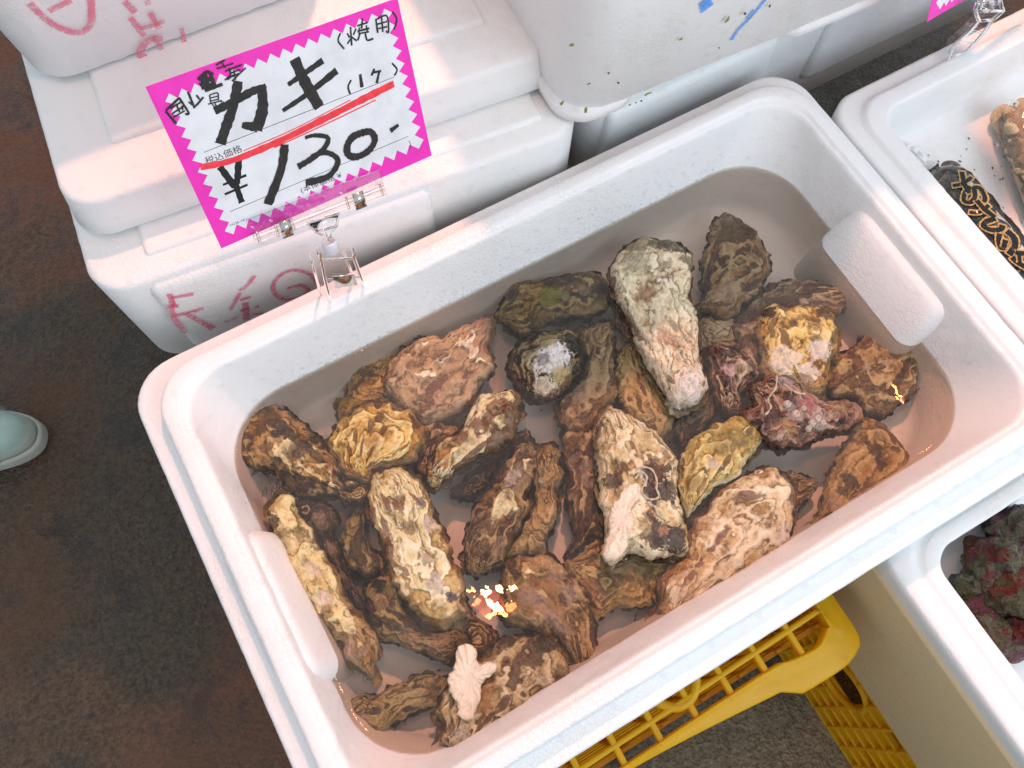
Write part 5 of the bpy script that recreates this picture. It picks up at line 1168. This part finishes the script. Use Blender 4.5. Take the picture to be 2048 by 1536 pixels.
sp = []; r = random.Random(8)
for i in range(3, len(C) - 1, 3):
    for s_ in (-1, 0, 1):
        sp.append((C[i, 0] + N_[i, 0] * .0125 * s_ + r.uniform(-.003, .003), C[i, 1] + N_[i, 1] * .0125 * s_ + r.uniform(-.003, .003), RF + (.011 if s_ else .0175) + r.uniform(-.002, .002), .60))
clams(sp, M['clam_dark'], 'dark patterned clam packed in the clear bag with black lettering', 'clams in the lettered bag', 4)
C1 = catmull(C, 6)
allr = np.array(rings).reshape(-1, 3); ph_ = None
topm = np.array([[p for p in rg] for rg in rings]); topv = topm[:, 2:13].reshape(-1, 3)
def hull(px, py, lift=.0007):
    z = -.05
    for _ in range(5):
        p = U(px, py, z); d2 = ((C1[:, :2] - p[:2]) ** 2).sum(1); j = int(np.argmin(d2)); d = min(math.sqrt(d2[j]) / .0225, .97)
        z = RF + .001 + .030 * 1.04 * (.5 + .5 * math.sqrt(1 - d * d)) + lift
    return U(px, py, z)
cb = lambda *pts: [(1780 + x / 4.041, 180 + y / 4.041) for x, y in pts]
glyph = [(30, (508, 772), (585, 756), (662, 704)), (38, (582, 660), (604, 760), (645, 832)), (36, (650, 780), (604, 840), (600, 895), (650, 908), (688, 860), (684, 790), (736, 800), (768, 866), (760, 905)),
         (30, (642, 986), (722, 988), (800, 930)), (40, (702, 892), (764, 962), (850, 1028)), (44, (852, 1038), (780, 1062), (756, 1096), (810, 1128), (894, 1126), (910, 1092)),
         (40, (886, 1160), (880, 1232), (910, 1282), (936, 1212)), (50, (944, 1140), (1000, 1190), (1010, 1262), (962, 1330)), (40, (1012, 1312), (1060, 1320), (1110, 1318)), (44, (985, 1352), (1040, 1400), (1120, 1440)), (30, (1040, 1300), (1050, 1400))]
upn = np.array([0, 0, 1.])
pxh = float(np.linalg.norm(U(1960, 450, -.046) - U(1961, 450, -.046)))
for nm, mt, ex_, lf in (('lettering_outline', simple('tan_print', (.52, .34, .13), .35), 30, .0006), ('lettering', simple('black_print_gloss', (.008, .008, .008), .18), 0, .0011)):
    mb = MB()
    for q, st in enumerate(glyph):
        pts = catmull(st[1:], 6); 
        if ex_:                      # outlines run a little past the stroke ends
            d0 = pts[0] - pts[1]; d1 = pts[-1] - pts[-2]; pts = np.vstack([pts[0] + d0 / np.linalg.norm(d0) * 12, pts, pts[-1] + d1 / np.linalg.norm(d1) * 12])
        P3 = [hull(*cb(tuple(p))[0], lift=lf) + upn * q * .00002 for p in pts]
        mb.ribbon(P3, [(st[0] + ex_) / 4.041 * pxh] * len(P3), 0, upn, seed=q)
    mb.build(nm, mt, PB, smooth=False)
PB2 = thing('clam_bag', 'clear knotted bag of tan clams at the right edge of the picture', 'bag', (*U(2050, 300, RF)[:2], RF))
C, N_, prof, rings = bag('', [(2046, 222), (2064, 280), (2090, 350), (2125, 430)], -.055, .027, .038, 41)
mb = MB(); loft(mb, rings, True, True); mb.build('film', M['film'], PB2)
mb = MB(); mb.tube([U(2028, 205, RF + .03), U(2028, 218, RF + .022), U(2046, 240, RF + .02)], [.0035, .0022, .005], 8); kn = U(2028, 209, RF + .028); mb.tube([kn + .0035 * np.array([math.cos(a), math.sin(a), .2 * math.sin(2 * a)]) for a in np.linspace(0, 6.28, 16)], .0014, 7, False); mb.build('knot', M['film'], PB2)
sp = []; 
rb = random.Random(3)
for i in range(1, len(C) - 1, 2):
    for s_ in (-.72, 0.0, .72):
        p = C[i] + N_[i] * .0175 * s_; sp.append((p[0] + rb.uniform(-.003, .003), p[1] + rb.uniform(-.003, .003), RF + (.028 if abs(s_) < .5 else .021) * prof[i] + rb.uniform(-.002, .002), rb.uniform(.74, .88)))
clams(sp, M['clam_tan'], 'tan ridged clam packed in the clear knotted bag', 'clams in the knotted bag', 9)
# brown specks on the right tray's bottom
mb = MB(); r = random.Random(12)
for k in range(60):
    px, py = r.uniform(1850, 2048), r.uniform(215, 560); p = U(px, py, RF + .0004); s = r.uniform(.0004, .0013)
    a = r.uniform(0, 3); d1 = np.array([math.cos(a), math.sin(a), 0]) * s * 1.6; d2 = np.array([-math.sin(a), math.cos(a), 0]) * s
    mb.add([p + d1, p + d2 + [0, 0, .0005], p - d1, p - d2], [(0, 1, 2, 3)])
o_ = mb.build('grit', M['byssus'], loc=U(1950, 350, RF), smooth=False); tag(o_, 'tiny brown crumbs on the bottom of the bagged clam tray', 'grit', kind='stuff')

# ------------------------------------------------------------------ turban shells in the bottom right tray
def turban_mat(name, cols, seed):
    k = NT(name); P = k.vadd(k.obj(), (seed, seed * 2.1, seed * .4)); n = k.noise(P, 34, 4, .6, .8); m_ = k.noise(P, 52, 4, .6, .5); q = k.noise(P, 80, 3, .6); fz = k.noise(P, 320, 4, .7)
    c = k.mix(k.ramp(n, .44, .54), cols[0], cols[1]); c = k.mix(k.ramp(m_, .54, .62), c, cols[2]); c = k.mix(k.ramp(q, .58, .64), c, cols[3])
    c = k.mix(k.math('MULTIPLY', k.ramp(fz, .52, .66), .7), c, (.025, .02, .014)); c = k.mix(k.math('MULTIPLY', k.ramp(fz, .34, .22), .18), c, (.30, .28, .21))
    k.pbr(c, k.math('ADD', .06, k.math('MULTIPLY', fz, .3)), k.bump(k.math('ADD', k.math('MULTIPLY', fz, .9), q), .9, .0045)); return k.m
RED, PUR, OLV, DRK, GRY = (.11, .006, .004), (.10, .030, .042), (.060, .054, .016), (.008, .005, .004), (.10, .096, .058)
TS = [((2026, 1058), .030, (PUR, GRY, OLV, DRK), 'turban shell crusted mauve grey, farthest back in the bottom right tray', (.6, .3)),
      ((1992, 1128), .031, (RED, GRY, OLV, PUR), 'turban shell crusted red and grey, below the mauve one', (.2, 1.2)),
      ((1942, 1188), .026, (OLV, GRY, DRK, OLV), 'olive grey turban shell at the upper left of the heap', (.9, 2.2)),
      ((1905, 1212), .020, (DRK, DRK, RED, OLV), 'small blackish turban shell at the left end of the heap', (.4, .4)),
      ((2022, 1195), .031, (OLV, RED, GRY, PUR), 'turban shell with a yellowish green cap, at the right of the heap', (.5, 3.2)),
      ((1962, 1252), .030, (PUR, OLV, GRY, RED), 'turban shell with pinkish purple crust at the lower left of the heap', (.7, 4.1)),
      ((2028, 1262), .030, (RED, PUR, OLV, GRY), 'dark red turban shell at the lower right of the heap', (.3, 5.0))]
for i, ((px, py), R, cols, lab, (tl, az)) in enumerate(TS):
    R = R * .80
    zc = -.141 + R * .82 + (.010 if i in (1, 4) else 0); c0 = U(px, py, zc); n, m = 90, 60; v = []; f = []
    axv = np.array([math.sin(tl) * math.cos(az), math.sin(tl) * math.sin(az), math.cos(tl)]); e1 = np.cross(axv, [0.3, .2, 1]); e1 /= np.linalg.norm(e1); e2 = np.cross(axv, e1)
    for j in range(m + 1):
        t = j / m
        for q in range(n):
            th = 2 * math.pi * q / n
            wh = 2.6 * t + th / (2 * math.pi); ws = abs(math.sin(math.pi * wh))
            env = math.sqrt(max(0, 1 - (1 - min(t / .28, 1)) ** 2)) * (1 - max(0, t - .28) / .72) ** .75
            r_ = R * env * (.86 + .20 * ws + .26 * max(0, math.sin(th * 5 + 9 * t)) ** 4 * ws)
            h_ = (t - .38) * R * 2.1
            v.append(c0 + axv * h_ + (e1 * math.cos(th) + e2 * math.sin(th)) * r_)
    v = np.array(v); d = v - c0; ln = np.linalg.norm(d, axis=1)[:, None] + 1e-9
    dis = .22 * R * fbm(v * 45, 60 + i, 2, .6) + .20 * R * np.clip(fbm(v * 110, 80 + i, 2, .6), -.1, 1) + .04 * R * fbm(v * 420, 90 + i, 2)
    v = v + d / ln * dis[:, None]
    v[:, 2] = np.maximum(v[:, 2], -.1408)
    for j in range(m):
        for q in range(n): f.append((j * n + q, j * n + (q + 1) % n, (j + 1) * n + (q + 1) % n, (j + 1) * n + q))
    o_ = mesh('turban_shell', v, f, turban_mat('turban_crust', cols, i * 3.7 + 1), loc=c0); tag(o_, lab, 'shellfish', 'turban shells in the bottom right tray')

# ------------------------------------------------------------------ shoe tip at the left edge
tipw = U(72, 862, -.415); ax_ = U(84, 868, -.415) - U(-40, 878, -.415); ax_[2] = 0; ax_ /= np.linalg.norm(ax_); sd = np.array([-ax_[1], ax_[0], 0])
SHOE = thing('shoe', 'pale mint green canvas shoe toe standing on the floor at the left edge', 'shoe', (*(tipw - ax_ * .12)[:2], FLOOR_Z))
def shoe_part(z0, z1, ins, x0, x1, mat, name, dome=0.0):
    rings = []; 
    for k in range(9):
        u = k / 8; z = z0 + (z1 - z0) * (u if not dome else math.sin(u * math.pi / 2)); sh = ins + (dome * (1 - math.sqrt(max(0, 1 - u * u))) if dome else .004 * (2 * u - 1) ** 8)
        ring = []
        for a in np.linspace(0, 2 * math.pi, 48, endpoint=False):
            cx, sx_ = math.cos(a), math.sin(a); L_ = .13; W_ = .042
            X = math.copysign(abs(cx) ** .75, cx) * (L_ - sh); Y = math.copysign(abs(sx_) ** .8, sx_) * (W_ - sh) * (1 - .18 * (cx < -.2))
            X = min(max(X, x0), x1)
            p = tipw - ax_ * .13 + ax_ * X + sd * Y; ring.append((p[0], p[1], z))
        rings.append(ring)
    mb = MB(); loft(mb, rings, True, True); mb.build(name, mat, SHOE)
shoe_part(FLOOR_Z + .001, FLOOR_Z + .024, 0, -.2, .2, simple('shoe_sole', (.46, .48, .42), .6), 'sole')
shoe_part(FLOOR_Z + .0235, FLOOR_Z + .060, .005, -.2, .2, simple('mint_canvas', (.36, .50, .44), .7), 'upper', .040)
shoe_part(FLOOR_Z + .0240, FLOOR_Z + .052, .0035, .085, .2, simple('toe_rubber', (.42, .48, .42), .55), 'toe_cap', .040)
